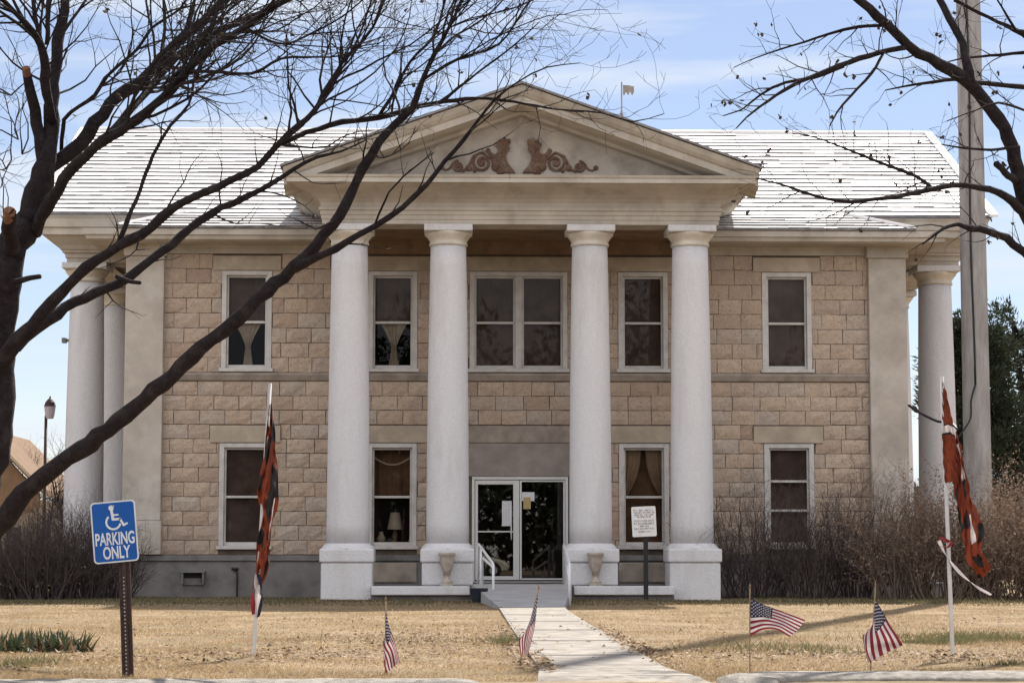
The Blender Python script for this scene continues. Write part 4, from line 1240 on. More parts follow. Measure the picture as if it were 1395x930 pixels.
# ------------------------------------------------------------------ far buildings and lamp
hx = at(-20, 650, 90)
HO = thing('house', (hx.x, 90, 0), 'low house with a brown shingled gable far off at the left edge', 'house')
ap = at(-22, 586, 90); er = at(58, 664, 90); we = at(58, 690, 90)
hw = er.x - hx.x
mb = MB().box(-hw + .4, hw - .4, 0.3, 9, 0, we.z + .3)
mb.build('wall', M['housewall'], HO)
MB().prism([(-hw, er.z - .9), (hw - .15, er.z - .9), (hw - .15, er.z - .25), (0, ap.z - .2), (-hw + .15, er.z - .25)], 0.05, .35).build('gable', M['housebrown'], HO)
rf = MB()
for sx in (-1, 1):
    rf.add([(0, -.3, ap.z - .15), (sx * hw * 1.06, -.3, er.z - .33), (sx * hw * 1.06, 9.3, er.z - .33), (0, 9.3, ap.z - .15), (0, -.3, ap.z + .08), (sx * hw * 1.06, -.3, er.z - .1), (sx * hw * 1.06, 9.3, er.z - .1), (0, 9.3, ap.z + .08)],
           [(0, 1, 2, 3), (4, 5, 6, 7), (0, 1, 5, 4), (1, 2, 6, 5), (2, 3, 7, 6)])
rf.build('roof', M['housebrown'], HO)
rb = MB()
for sx in (-1, 1):
    rb.add([(0, -.34, ap.z - .06), (sx * hw * 1.07, -.34, er.z - .24), (sx * hw * 1.07, -.34, er.z - .08), (0, -.34, ap.z + .10), (0, -.301, ap.z - .06), (sx * hw * 1.07, -.301, er.z - .24), (sx * hw * 1.07, -.301, er.z - .08), (0, -.301, ap.z + .10)],
           [(0, 1, 2, 3), (4, 5, 6, 7), (3, 2, 6, 7), (0, 1, 5, 4), (1, 2, 6, 5)])
rb.build('rake_board', M['housewall'], HO)
MB().box(hw * .35, hw * .6, .26, .296, .9, 2.0).build('window', M['carglass'], HO)
bp = at(1420, 700, 80)
BB = thing('brick_building', (bp.x, 80, 0), 'low flat roofed brown brick building behind the right hand hedge', 'building')
zt = at(1370, 655, 80).z
MB().box(-3.2, 9, 0, 8, -.1, zt - .18).build('wall', M['brickred'], BB)
MB().box(-3.3, 9.1, -.1, 8.1, zt - .18, zt).build('roof_edge', M['post'], BB)
MB().box(-1.5, -.6, -.04, .05, .9, 2.2).build('window', M['carglass'], BB)

lp = at(60, 700, 60)
LA = thing('street_lamp', (lp.x, 60, 0), 'thin lamp post with a small lantern head left of the white columns', 'street lamp')
zt = at(60, 566, 60).z
MB().tube([(0, 0, -.05), (0, 0, 1), (0, 0, zt)], [.06, .05, .04], 10).build('post', M['post'], LA, smooth=True)
MB().lathe([(.10, zt - .28 + .2), (.13, zt + .02), (.155, zt + .25), (.10, zt + .27)], .10, 0, 12).build('lantern', M['lampglass'], LA)
MB().lathe([(.17, zt + .25), (.15, zt + .29), (.13, zt + .36), (.06, zt + .45), (.025, zt + .47), (.02, zt + .53)], .10, 0, 12).build('cap', M['post'], LA)

# mast with a tattered rag on the portico roof
mp_ = at(847, 160, 47.0)
zr = 10.41 - abs(mp_.x - BX) * SL
AN = thing('roof_mast', (mp_.x, 47.0, zr), 'thin metal mast with a small tattered rag on the portico roof slope', 'mast')
zt = at(847, 112, 47).z - zr
mm = MB().tube([(0, 0, -.04), (0, 0, zt)], .016, 8)
for dx, dy in ((-.16, .05), (.10, -.12), (.1, .15)):
    mm.tube([(dx * 1.2, dy, -.02 - SL * dx), (0, 0, zt * .62)], .010, 6)
mm.build('mast', M['polecon'], AN)
rag = wsheet(lambda u, v: (.03 + u * .24, .02 * math.sin(u * 9), zt - .06 - (1 - v) * (.20 - .04 * u + .04 * math.sin(u * 17)) - .03 * u), 12, 4)
rag.build('rag', M['band'], AN)

# ------------------------------------------------------------------ things on the porch
def urn(x, y, label):
    th = thing('planter_urn', (x, y, 0.28), label, 'urn', 'stone urns before the portico pedestals')
    MB().lathe([(.001, .235), (.085, .24), (.12, .30), (.165, .40), (.185, .52), (.19, .585), (.215, .60), (.225, .635), (.215, .66), (.185, .655), (.17, .61), (.001, .60)], 0, 0, 28, cap=False).build('bowl', M['urn'], th, smooth=True).scale = (.76, .76, 1)
    MB().box(-.13, .13, -.13, .13, -.004, .055).build('plinth', M['urn'], th, bevel=.01)
    MB().lathe([(.125, .056), (.105, .09), (.065, .13), (.055, .18), (.08, .225), (.10, .239)], 0, 0, 24).build('stem', M['urn'], th, smooth=True)
    return th
urn(BX - 1.49, BY - 3.19, 'weathered stone urn before the pedestal left of the door')
urn(BX + 1.48, BY - 3.19, 'weathered stone urn before the pedestal right of the door')

def rail(label, pts_sets):
    th = thing('handrail', pts_sets[0], label, 'handrail', 'white pipe handrails beside the door ramp')
    o = Vector(pts_sets[0])
    for nm, ps in pts_sets[1:]:
        MB().tube([Vector(p) - o for p in ps], .026, 10).build(nm, M['white'], th, smooth=True)
    return th
def zr_(y): return max(.03, .318 - (44 - y) * .0354)
A = at(651, 760, 44.15).x; B = at(657, 780, 43.3).x; Cx = at(672, 790, 41.9).x
zA, zB, zC = at(651, 741, 44.15).z, at(657, 760, 43.3).z, at(672, 769, 41.9).z
rail('white pipe handrail with two loops left of the door ramp', [(A, 44.15, 0),
     ('top_rail', [(A, 44.15, .2), (A, 44.15, zA - .03), (A + .015, 44.1, zA), (Cx - .01, 42.0, zC + .03), (Cx, 41.9, zC), (Cx, 41.9, -.05)]),
     ('lower_rail', [(B, 43.3, -.02), (B, 43.3, zB - .02), (B + .01, 43.2, zB), (Cx - .002, 41.93, zC - .04)]),
     ('side_post', [(A + .055, 44.0, .2), (A + .055, 44.0, zA - .04)])])
A = at(768, 760, 44.15).x; Cx = at(776, 790, 38.8).x
zA, zC = at(768, 742, 44.15).z, at(776, 769, 38.8).z
rail('white pipe handrail right of the door ramp', [(A, 44.15, 0),
     ('top_rail', [(A, 44.15, .2), (A, 44.15, zA - .03), (A, 44.05, zA), (Cx, 38.95, zC + .03), (Cx, 38.8, zC), (Cx, 38.8, -.05)]),
     ('lower_rail', [(A + .01, 43.6, .2), (A + .01, 43.6, zA - .32), (Cx, 38.82, zC - .22)])])
bk = gr(655, 826)
BU = thing('bucket', (bk.x, 41.2, 0), 'dark round bucket at the foot of the left handrail', 'bucket')
MB().lathe([(.12, 0.005), (.15, .12), (.165, .26), (.172, .27), (.165, .28), (.15, .265), (.12, .08), (.001, .05)], 0, 0, 24, cap=False).build('body', M['bucket'], BU, smooth=True)
MB().tube([(.17 * math.cos(a), 0.02, .26 - .09 * math.sin(a)) for a in [i * math.pi / 10 for i in range(11)]], .006, 6).build('handle', M['black'], BU)

def notice(px0, py0, px1, py1, label, m_, y=47.385, bands=True):
    a = at(px0, py1, y); b = at(px1, py0, y)
    mb = MB().box(0, b.x - a.x, -.002, .002, 0, b.z - a.z)
    o = mb.build('paper_notice', m_)
    o.location = (a.x, y, a.z)
    tag(o, label, 'notice')
    if bands:
        r = random.Random(int(px0)); k = MB(); W, H = b.x - a.x, b.z - a.z
        for i in range(int(H / .035)):
            z = H - .04 - i * .034; x = .02
            while x < W - .04:
                l = r.uniform(.012, .04)
                k.box(x, min(x + l, W - .02), -.004, -.0025, z, z + .014); x += l + .010
        k.build('print', M['frame'], o)
    return o
notice(684, 682, 697, 716, 'tall white paper notice taped inside the left door pane', M['paper'], 47.40)
notice(711, 670, 728, 682, 'small white paper strip at the top of the right door pane', M['paper'], 47.40, False)
notice(713, 677, 723, 693, 'small yellow card under the white strip on the right door pane', M['ypaper'], 47.395, False)

# lamp and ornaments standing inside the lower left portico window
lq = at(538, 735, 47.75)
TL = thing('table_lamp', (lq.x, 47.75, 1.14), 'tan pleated lamp standing inside the lower window left of the door', 'lamp')
MB().lathe([(.17, .30), (.10, .66), (.095, .665), (.165, .30)], 0, 0, 28, cap=False).build('shade', M['curtain'], TL, smooth=True)
MB().lathe([(.10, 0), (.10, .03), (.03, .06), (.07, .16), (.03, .28), (.015, .34)], 0, 0, 20).build('base', M['rust'], TL, smooth=True)
for i, (px, s, lab) in enumerate(((519, .10, 'round white vase inside the window left of the tan lamp'), (560, .06, 'small white figurine inside the window right of the tan lamp'))):
    q = at(px, 735, 47.7)
    o = MB().lathe([(s * .5, 0), (s * .9, s * .6), (s, s * 1.3), (s * .55, s * 2.1), (s * .4, s * 2.4), (s * .55, s * 2.7)], 0, 0, 18).build('vase' if i == 0 else 'figurine', M['curtain'], smooth=True)
    o.location = (q.x, 47.7, 1.12)
    tag(o, lab, 'vase' if i == 0 else 'figurine')
sh = MB().box(-.43, .43, -.12, .55, 1.085, 1.115).build('window_shelf', M['frame'], CH); sh.location = (-2.68, .33, 0)

# ------------------------------------------------------------------ signs
def rrect(w, h, r, n=5):
    pts = []
    for cx, cz, a0 in ((w / 2 - r, -h / 2 + r, -90), (w / 2 - r, h / 2 - r, 0), (-w / 2 + r, h / 2 - r, 90), (-w / 2 + r, -h / 2 + r, 180)):
        for i in range(n + 1):
            a = R(a0 + 90 * i / n)
            pts.append((cx + r * math.cos(a), cz + r * math.sin(a)))
    return pts
def text_mesh(mb, body, size, cx, cz, y, sx=1.0, bold=.0):
    cu = bpy.data.curves.new('lettering', 'FONT')
    cu.body = body; cu.size = size; cu.align_x = 'CENTER'; cu.align_y = 'CENTER'; cu.offset = bold; cu.extrude = 0.0008
    ob = bpy.data.objects.new('lettering', cu)
    me = bpy.data.meshes.new_from_object(ob)
    mb.add([(cx + v.co.x * sx, y - v.co.z, cz + v.co.y) for v in me.vertices], [tuple(p.vertices) for p in me.polygons])
    bpy.data.objects.remove(ob); bpy.data.curves.remove(cu); bpy.data.meshes.remove(me)

SD = 16.55
sc_ = at(157, 724, SD)
foot = at(175, 922, SD)
PS_ = thing('parking_sign', (foot.x, SD, 0), 'blue wheelchair parking sign tilted on a brown steel post by the kerb', 'sign')
tilt = R(5.2)
def place(o, loc, ry):
    o.location = loc; o.rotation_euler = (0, ry, 0); return o
W_, H_ = .333, .455
rel = Vector((sc_.x - foot.x, -.035, sc_.z))
pl_ = MB().prism(rrect(W_, H_, .03), -.002, .002).build('sign_plate', M['signwhite'], PS_)
place(pl_, rel, -tilt)
MB().prism(rrect(W_ - .022, H_ - .022, .022), -.0042, -.0024).build('blue_face', M['signblue'], pl_)
tx = MB()
text_mesh(tx, 'PARKING', .128, 0, -.055, -.0052, .55, .0030)
text_mesh(tx, 'ONLY', .128, .004, -.158, -.0052, .58, .0030)
tx.build('lettering', M['signwhite'], pl_)
sy = MB()
hx0, hz0 = -.012, .178
sy.add([(hx0 + .020 * math.cos(i * math.pi / 9), -.0055, hz0 + .020 * math.sin(i * math.pi / 9)) for i in range(18)], [tuple(range(17, -1, -1))])
def ribbon(pts, w):
    for (x0, z0), (x1, z1) in zip(pts, pts[1:]):
        d = Vector((x1 - x0, z1 - z0)).normalized(); n = Vector((-d.y, d.x)) * w / 2
        e = d * w * .3
        sy.add([(x0 - e.x - n.x, -.0055, z0 - e.y - n.y), (x1 + e.x - n.x, -.0055, z1 + e.y - n.y), (x1 + e.x + n.x, -.0055, z1 + e.y + n.y), (x0 - e.x + n.x, -.0055, z0 - e.y + n.y)], [(0, 1, 2, 3)])
def rib2(pts, w, y):
    k = len(sy.v); ribbon(pts, w)
    for i in range(k, len(sy.v)):
        sy.v[i] = (sy.v[i][0], y, sy.v[i][2])
rib2([(-.010, .155), (-.004, .092)], .020, -.0056)
rib2([(-.005, .092), (.048, .092), (.074, .042)], .017, -.0059)
rib2([(.072, .044), (.098, .056)], .014, -.0062)
rib2([(-.006, .124), (.036, .124)], .013, -.0065)
A_ = [R(q) for q in range(128, 352, 8)]
sy.add([(-.002 + rr_ * math.cos(q), -.0068, .072 + rr_ * math.sin(q)) for q in A_ for rr_ in (.045, .060)], [(2 * i, 2 * i + 1, 2 * i + 3, 2 * i + 2) for i in range(len(A_) - 1)])
sy.build('wheelchair_symbol', M['signwhite'], pl_)
ptop = at(166, 762, SD)
po = MB()
n_ = 12
for i in range(1):
    a = Vector((0, 0, -.1)); b = Vector((ptop.x - foot.x, 0.0, ptop.z + .33))
    for x0, x1, y0, y1 in ((-.042, -.030, -.012, .012), (.030, .042, -.012, .012), (-.030, -.012, -.012, -.006), (.012, .030, -.012, -.006), (-.014, -.008, -.030, -.006), (.008, .014, -.030, -.006), (-.014, .014, -.034, -.030)):
        po.add([(a.x + x0, y0, a.z), (a.x + x1, y0, a.z), (a.x + x1, y1, a.z), (a.x + x0, y1, a.z), (b.x + x0, y0, b.z), (b.x + x1, y0, b.z), (b.x + x1, y1, b.z), (b.x + x0, y1, b.z)],
               [(3, 2, 1, 0), (4, 5, 6, 7), (0, 1, 5, 4), (1, 2, 6, 5), (2, 3, 7, 6), (3, 0, 4, 7)])
po.v = [(x, y + .012 if False else y, z) for x, y, z in po.v]
post_o = po.build('post', M['post'], PS_)
post_o.location = (0, .012, 0)
hl = MB()
for i in range(26):
    z = .03 + i * .028
    if z > ptop.z - .02: break
    x = (ptop.x - foot.x) * (z + .1) / (ptop.z + .43)
    hl.lathe([(.0055, -.001), (.0055, .001)], 0, 0, 8)
    for k in range(len(hl.v) - 16, len(hl.v)):
        vx_, vy_, vz_ = hl.v[k]; hl.v[k] = (x - .004 + vx_, -.0235 + vz_, z + vy_)
hl.build('hole_row', M['hole'], PS_)
bo = MB()
for zz in (.19, -.19):
    bo.lathe([(.008, -.003), (.006, .003)], 0, 0, 10)
    for k in range(len(bo.v) - 20, len(bo.v)):
        x, y, z = bo.v[k]; bo.v[k] = (x + .006, -.006 + z, y + zz * 1.0)
bo.build('bolts', M['hole'], pl_)

# white notice sign on a dark post before the portico
S2 = 43.6
f2 = at(880, 806, S2)
WS = thing('notice_sign', (f2.x, S2, 0), 'small white lettered notice sign on a dark post before the portico window', 'sign')
c2 = at(877, 710, S2)
w2, h2 = at(894, 710, S2).x - at(861, 710, S2).x, at(877, 689, S2).z - at(877, 730, S2).z
p2 = MB().prism(rrect(w2, h2, .03), -.004, .004).build('sign_plate', M['signwhite'], WS)
place(p2, (c2.x - f2.x, -.05, c2.z), -R(2.5))
# the wording is too worn to read: broken strokes in rows, as they look from the street
ln = MB(); r = random.Random(77)
def worn(z, x0, x1, h):
    x = x0
    while x < x1 - .01:
        wl = r.uniform(.05, .10)
        xx = x
        while xx < min(x + wl, x1):
            c = r.choice('EHTINRLC')
            u = .017
            if c in 'EHNRLTIC':
                ln.box(xx, xx + .005, -.0065, -.0045, z, z + h)
            if c in 'HN': ln.box(xx + .012, xx + .017, -.0065, -.0045, z, z + h)
            if c in 'ERC': ln.box(xx + .005, xx + .015, -.0065, -.0045, z + h - .006, z + h)
            if c in 'ELC': ln.box(xx + .005, xx + .015, -.0065, -.0045, z, z + .006)
            if c in 'EHR': ln.box(xx + .005, xx + .012, -.0065, -.0045, z + h * .45, z + h * .45 + .006)
            xx += .023
        x += wl + .022
for z, x0, x1, h in ((.205, -.20, .19, .032), (.160, -.19, .20, .032), (.115, -.18, .18, .032), (.075, -.13, .14, .03), (-.005, -.20, .19, .038), (-.058, -.20, .20, .036), (-.105, -.08, .07, .03), (-.155, -.20, .20, .032), (-.215, -.12, .12, .03)):
    worn(z, x0 * w2 / .48, x1 * w2 / .48, h)
ln.build('lettering', M['ink'], p2)
MB().box(-.045, .045, -.02, .02, -.1, c2.z + .1).build('post', M['black'], WS)

# ------------------------------------------------------------------ flags
def star_pts(c, u, w, s, n):
    out = []
    for i in range(10):
        a = math.pi / 2 + i * math.pi / 5
        rr = s if i % 2 == 0 else s * .42
        out.append(c + u * rr * math.cos(a) + w * rr * math.sin(a) + n)
    return out
def small_flag(label, staff, guides, seed, nu=54, nv=39):
    """guides: rows (v, [(px, py, depth)...]) from the top edge (v=0) to the bottom edge (v=1)"""
    r = random.Random(seed)
    f, t = staff
    fp = at(*f); tp = at(*t)
    th = thing('small_flag', (fp.x, fp.y, 0), label, 'flag', 'small striped flags along the kerb')
    o = Vector((fp.x, fp.y, 0))
    d = (tp - fp)
    base = Vector((fp.x, fp.y, -.08))
    MB().tube([base - o, fp - o + d * .02, tp - o], .0048, 8).build('staff', M['staff'], th, smooth=True)
    MB().lathe([(.004, -.004), (.008, .006), (.006, .018), (.001, .034)], 0, 0, 10).build('finial', M['staff'], th, loc=tp - o)
    G = []
    for v, pts in guides:
        G.append((v, spline([(*at(*p), 0) for p in pts], .004)))
    def curve(sm, u):
        x = u * (len(sm) - 1); i = min(int(x), len(sm) - 2); q = x - i
        return Vector(sm[i][:3]) * (1 - q) + Vector(sm[i + 1][:3]) * q
    def S(u, v):
        for (v0, a), (v1, b) in zip(G, G[1:]):
            if v <= v1 + 1e-9:
                q = (v - v0) / (v1 - v0)
                p = curve(a, u) * (1 - q) + curve(b, u) * q
                break
        p = p + Vector((0, 1, 0)) * (.010 * math.sin(u * 11 + v * 4 + seed) + .006 * math.sin(v * 9 + u * 5)) * min(1, u * 4)
        return p - o
    mb = MB()
    for j in range(nv + 1):
        for i in range(nu + 1):
            mb.v.append(tuple(S(i / nu, j / nv)))
    for j in range(nv):
        for i in range(nu):
            a = j * (nu + 1) + i
            u, v = (i + .5) / nu, (j + .5) / nv
            st = int(v * 13)
            m_ = 2 if (u < .42 and st < 7) else (0 if st % 2 == 0 else 1)
            mb.f.append((a, a + 1, a + nu + 2, a + nu + 1)); mb.m.append(m_)
    cl = mb.build('cloth', [M['rcloth'], M['wcloth'], M['ncloth']], th, smooth=True)
    st = MB()
    for row in range(9):
        for c in range(6 if row % 2 == 0 else 5):
            u = .42 * (c * 2 + 1 + (row % 2)) / 12; v = 7 / 13 * (row + 1) / 10
            p = S(u, v); du = (S(u + .02, v) - p); dv = (S(u, v - .02) - p)
            if du.length < 1e-6 or dv.length < 1e-6: continue
            du.normalize(); dv = (dv - du * dv.dot(du)).normalized(); n = du.cross(dv)
            for sgn in (-1, 1):
                b = star_pts(p, du, dv, .0085, n * .0016 * sgn)
                st.add(b, [tuple(range(10))])
    st.build('stars', M['wcloth'], cl)
    return th
D1 = 16.9
small_flag('furled small striped flag hanging limp, leftmost at the kerb', ((525, 921, D1), (525.5, 817, D1)),
           [(0, [(526, 829, D1), (530, 852, D1 - .02), (538, 874, D1 - .03), (545, 902, D1 - .05)]),
            (.4, [(525, 848, D1), (529, 868, D1 - .06), (536, 884, D1 - .02), (540, 905, D1 + .02)]),
            (.7, [(525, 862, D1), (522, 878, D1 + .02), (529, 893, D1 - .05), (533, 910, D1 - .03)]),
            (1, [(525, 875, D1), (523, 889, D1 + .05), (523, 905, D1 + .02), (527, 918, D1 - .02)])], 3)
D2 = 18.6
small_flag('small striped flag furled on a staff leaning over the walk edge', ((708, 902, D2), (734, 801, D2)),
           [(0, [(733, 808, D2), (731, 832, D2 - .03), (727, 860, D2 - .05), (719, 892, D2 - .06)]),
            (.5, [(727, 828, D2), (723, 848, D2 - .06), (719, 868, D2 - .03), (715, 890, D2)]),
            (1, [(722, 846, D2), (714, 862, D2), (707, 872, D2 - .02), (710, 896, D2 - .02)])], 5)
D3 = 16.5
small_flag('small striped flag blowing out flat to the right', ((1021.5, 925, D3), (1021.5, 800, D3)),
           [(0, [(1022, 814, D3), (1040, 823, D3 - .02), (1068, 833, D3 + .02), (1097, 844, D3)]),
            (.5, [(1022, 839, D3), (1042, 839, D3 - .05), (1064, 845, D3 - .02), (1088, 857, D3 + .02)]),
            (1, [(1022, 866, D3), (1040, 857, D3), (1058, 857, D3 - .04), (1076, 867, D3)])], 1)
D4 = 17.0
small_flag('small striped flag draped wide and slanting with its stripes showing', ((1186, 914, D4), (1192.5, 797, D4)),
           [(0, [(1192, 815, D4), (1205, 837, D4 - .03), (1218, 859, D4 - .03), (1230, 878, D4)]),
            (.35, [(1191, 832, D4), (1198, 852, D4 - .05), (1206, 870, D4 - .05), (1212, 887, D4 - .02)]),
            (.6, [(1190, 843, D4), (1190, 858, D4 - .04), (1191, 876, D4 - .06), (1194, 896, D4 - .04)]),
            (.8, [(1190, 850, D4), (1181, 862, D4 + .01), (1179, 882, D4 - .01), (1186, 903, D4)]),
            (1, [(1189, 858, D4), (1180, 862, D4 + .05), (1175, 868, D4 + .05), (1182, 900, D4 + .04)])], 2)

def banner(label, dep, foot_px, top_px, panels, ribbon_sets, seed, r_pole=.019, amp=1.0):
    fp, tp = at(*foot_px, dep), at(*top_px, dep)
    th = thing('banner_flag', (fp.x, dep, 0), label, 'flag', 'orange banners on white poles')
    o = Vector((fp.x, dep, 0))
    base = fp - (tp - fp).normalized() * .15
    MB().tube([base - o, fp - o, tp - o], [r_pole * 1.1, r_pole * 1.05, r_pole * .9], 10).build('pole', M['pvc'], th, smooth=True)
    rr = random.Random(seed)
    for nm, guides, paint in panels:
        am = .25 if (amp < 1 and nm == 'cloth') else 1.0
        G = [spline([(*at(px, py, dep + dd), 0) for px, py, dd in g_], .02) for g_ in guides]
        nv, nu = 150, 20 * (len(G) - 1)
        mb = MB()
        for j in range(nv + 1):
            for i in range(nu + 1):
                u = i / nu * (len(G) - 1); k = min(int(u), len(G) - 2); q = u - k
                def c(sm):
                    x = j / nv * (len(sm) - 1); a = min(int(x), len(sm) - 2); e = x - a
                    return Vector(sm[a][:3]) * (1 - e) + Vector(sm[a + 1][:3]) * e
                p = c(G[k]) * (1 - q) + c(G[k + 1]) * q - o
                jj, ii = j * .4, i * .4
                p.y += am * .022 * math.sin(jj * .35 + ii * 1.1 + seed) + .012 * math.sin(jj * .8 - ii * .9)
                p.x += am * .005 * math.sin(jj * .5 + ii)
                mb.v.append(tuple(p))
        for j in range(nv):
            for i in range(nu):
                a = j * (nu + 1) + i
                mb.f.append((a, a + 1, a + nu + 2, a + nu + 1))
                mb.m.append(paint((i + .5) / nu, (j + .5) / nv))
        mb.build(nm, [M['orange'], M['bcloth'], M['wcloth'], M['rcloth'], M['ncloth']], th, smooth=True)
    for m_, ctl, w in ribbon_sets:
        sm = spline([(*at(px, py, dep + dd), 0) for px, py, dd in ctl], .03)
        mb = MB()
        n = len(sm)
        for i, s in enumerate(sm):
            p = Vector(s[:3]) - o
            d = Vector((math.cos(i * .35), .4 * math.sin(i * .5), .35 * math.sin(i * .35 + 1))) * w
            mb.v += [tuple(p - d), tuple(p + d)]
        for i in range(n - 1):
            mb.f.append((2 * i, 2 * i + 1, 2 * i + 3, 2 * i + 2)); mb.m.append(0)
        mb.build('ribbon', M[m_], th, smooth=True)
    return th
def pn(u, v, s):
    return math.sin(u * 6.1 + v * 15 + s) + math.sin(v * 24 - u * 7 + s * 2.3) * .8 + math.sin(u * 13 + v * 9 + s * .7) * .5
def paint_l(u, v):
    q = pn(u, v, 1.7)
    if v < .08: return 0
    if q > .80 or (u > .55 and .1 < v < .62 and q > -.2): return 1
    if .72 < u < .85 and .36 < v < .74 and q < -.2: return 2
    return 0
banner('furled orange and black banner hanging on a leaning white pole left of the walk', 19.6, (345, 896), (368, 522),
       [('cloth', [[(367, 552, 0), (362, 600, -.02), (353, 655, -.05), (350, 672, -.06), (356, 700, .03), (351, 735, -.04), (348, 770, .0), (349, 792, 0)],
                   [(369, 550, 0), (368, 610, -.08), (364, 660, -.10), (363, 690, -.08), (364, 720, -.08), (360, 752, -.08), (356, 780, -.05), (354, 796, 0)],
                   [(370, 550, 0), (375, 595, .0), (378, 640, .02), (380, 672, -.02), (378, 690, .0), (370, 718, .04), (366, 755, .02), (368, 768, 0), (358, 794, 0)]], paint_l)],
       [('wcloth', [(352, 780, -.03), (348, 800, -.05), (354, 815, -.04), (350, 838, -.03)], .028), ('rcloth', [(351, 782, -.02), (344, 805, -.03), (346, 836, -.02)], .022),
        ('ncloth', [(352, 782, -.05), (357, 808, -.05), (352, 840, -.04)], .016)], 1)
def paint_u(u, v):
    if .445 < v < .462 or .525 < v < .545: return 1
    if .462 <= v <= .525: return 2
    return 0
def paint_w(u, v):
    q = pn(u, v, 4.1)
    if q > .85: return 1
    if (.55 < u < .72 and .08 < v < .40) or (.45 < u < .62 and .55 < v < .75 and q < .3): return 2
    if u < .12 and .55 > v > .18: return 1
    return 0
banner('orange banner with white stripe and trailing tail on the upright white pole at right', 19.9, (1298, 897), (1283, 513),
       [('cloth', [[(1282, 517, 0), (1283, 560, 0), (1284, 610, -.02), (1287, 657, -.03)],
                   [(1283, 515, 0), (1289, 555, -.06), (1296, 605, -.08), (1299, 656, -.08)],
                   [(1284, 515, 0), (1294, 555, .0), (1303, 605, .0), (1313, 662, -.02)]], paint_u),
        ('tail', [[(1294, 650, .0), (1301, 672, -.04), (1305, 700, -.02), (1312, 735, -.05), (1317, 760, -.02), (1326, 778, -.03), (1334, 788, 0)],
                  [(1302, 590, .05), (1309, 640, -.06), (1314, 678, -.10), (1321, 712, -.06), (1326, 742, -.10), (1332, 766, -.07), (1340, 786, 0)],
                  [(1303, 585, .05), (1312, 625, .02), (1322, 672, .0), (1335, 705, .03), (1341, 722, .0), (1338, 745, .02), (1349, 775, .0)]], paint_w)],
       [('rcloth', [(1294, 738, -.03), (1280, 732, -.05), (1277, 738, -.04), (1290, 746, -.05), (1297, 738, -.04)], .022), ('wcloth', [(1279, 736, -.05), (1289, 756, -.06), (1308, 780, -.05), (1330, 798, -.04), (1350, 810, -.03)], .017),
        ('bcloth', [(1281, 742, -.03), (1292, 764, -.04), (1312, 785, -.03), (1354, 815, -.02)], .011)], 4, amp=.5)

# ------------------------------------------------------------------ plants on the lawn
def clump(px, py, dep, w, n, h, label, seed, name='iris_clump'):
    r = random.Random(seed)
    c = at(px, py, dep)
    th = thing(name, (c.x, dep, 0), label, 'plant', 'strap leaved clumps in the lawn')
    g1, g2 = MB(), MB()
    for i in range(n):
        dead = r.random() < .36
        x, y = r.gauss(0, .42) * w / 2, r.gauss(0, .35) * w / 2
        a = r.uniform(0, 6.283); lean = r.uniform(.15, 1.5 if not dead else 2.6)
        L_ = h * r.uniform(.55, 1.1) * (.8 if dead else 1)
        d = Vector((math.cos(a) * lean, math.sin(a) * lean, 1)).normalized()
        sd = Vector((-math.sin(a + r.uniform(-.6, .6)), math.cos(a), 0)) * r.uniform(.010, .020)
        p = Vector((x, y, -.01)); vs = []
        for k in range(5):
            wd = (1 - (k / 4) ** 2) + .05
            vs += [p - sd * wd, p + sd * wd]
            p = p + d * L_ / 4
            d = (d + Vector((math.cos(a), math.sin(a), -.9)) * .10 * lean).normalized()
        (g2 if dead else g1).add(vs, [(2 * k, 2 * k + 1, 2 * k + 3, 2 * k + 2) for k in range(4)])
    g1.build('leaves', M['iris'], th)
    g2.build('dead_leaves', M['irisdry'], th)
clump(84, 880, 20.9, .66, 260, .24, 'green spiky clump with dead leaves, nearest the parking sign', 71)
clump(48, 880, 21.2, .75, 300, .22, 'green spiky clump between two others at the left of the lawn', 72)
clump(8, 882, 20.9, .8, 330, .24, 'green spiky clump at the left edge of the lawn', 73)

def scatter(name, n, fn, m_, shape, seed):
    r = np.random.default_rng(seed)
    x, y, z = fn(r, n)
    n = len(x)
    V, F = shape(r, n, x, y, z)
    me = bpy.data.meshes.new(name)
    k = F.shape[1]
    me.vertices.add(len(V)); me.vertices.foreach_set('co', V.astype(np.float32).ravel())
    me.loops.add(F.size); me.loops.foreach_set('vertex_index', F.astype(np.int32).ravel())
    me.polygons.add(len(F))
    me.polygons.foreach_set('loop_start', np.arange(0, F.size, k, dtype=np.int32))
    me.polygons.foreach_set('loop_total', np.full(len(F), k, dtype=np.int32))
    me.materials.append(m_)
    me.update(calc_edges=True)
    o = bpy.data.objects.new(name, me); COL.objects.link(o)
    return tag(o, kind='stuff')
def ground_z(x, y):
    return 0.010 * np.sin(x * 1.3 + y * 0.4) * np.sin(y * 0.9 - x * 0.25) + 0.008 * np.sin(x * 3.1 + 1) * np.sin(y * 2.3)
def on_walk(x, y, m=0.0):
    l = np.interp(y, [14.6, 15.9, 17.1, 22, 28, 34.1, 36.4, 44, 44.3], [.55, .62, .68, .70, .73, .77, .78, .40, .4])
    rr = np.interp(y, [14.6, 15.9, 17.1, 22, 28, 34.1, 36.4, 44, 44.3], [2.15, 1.78, 1.66, 1.69, 1.74, 1.81, 1.86, 2.4, 2.4])
    return (x > l + m) & (x < rr - m)
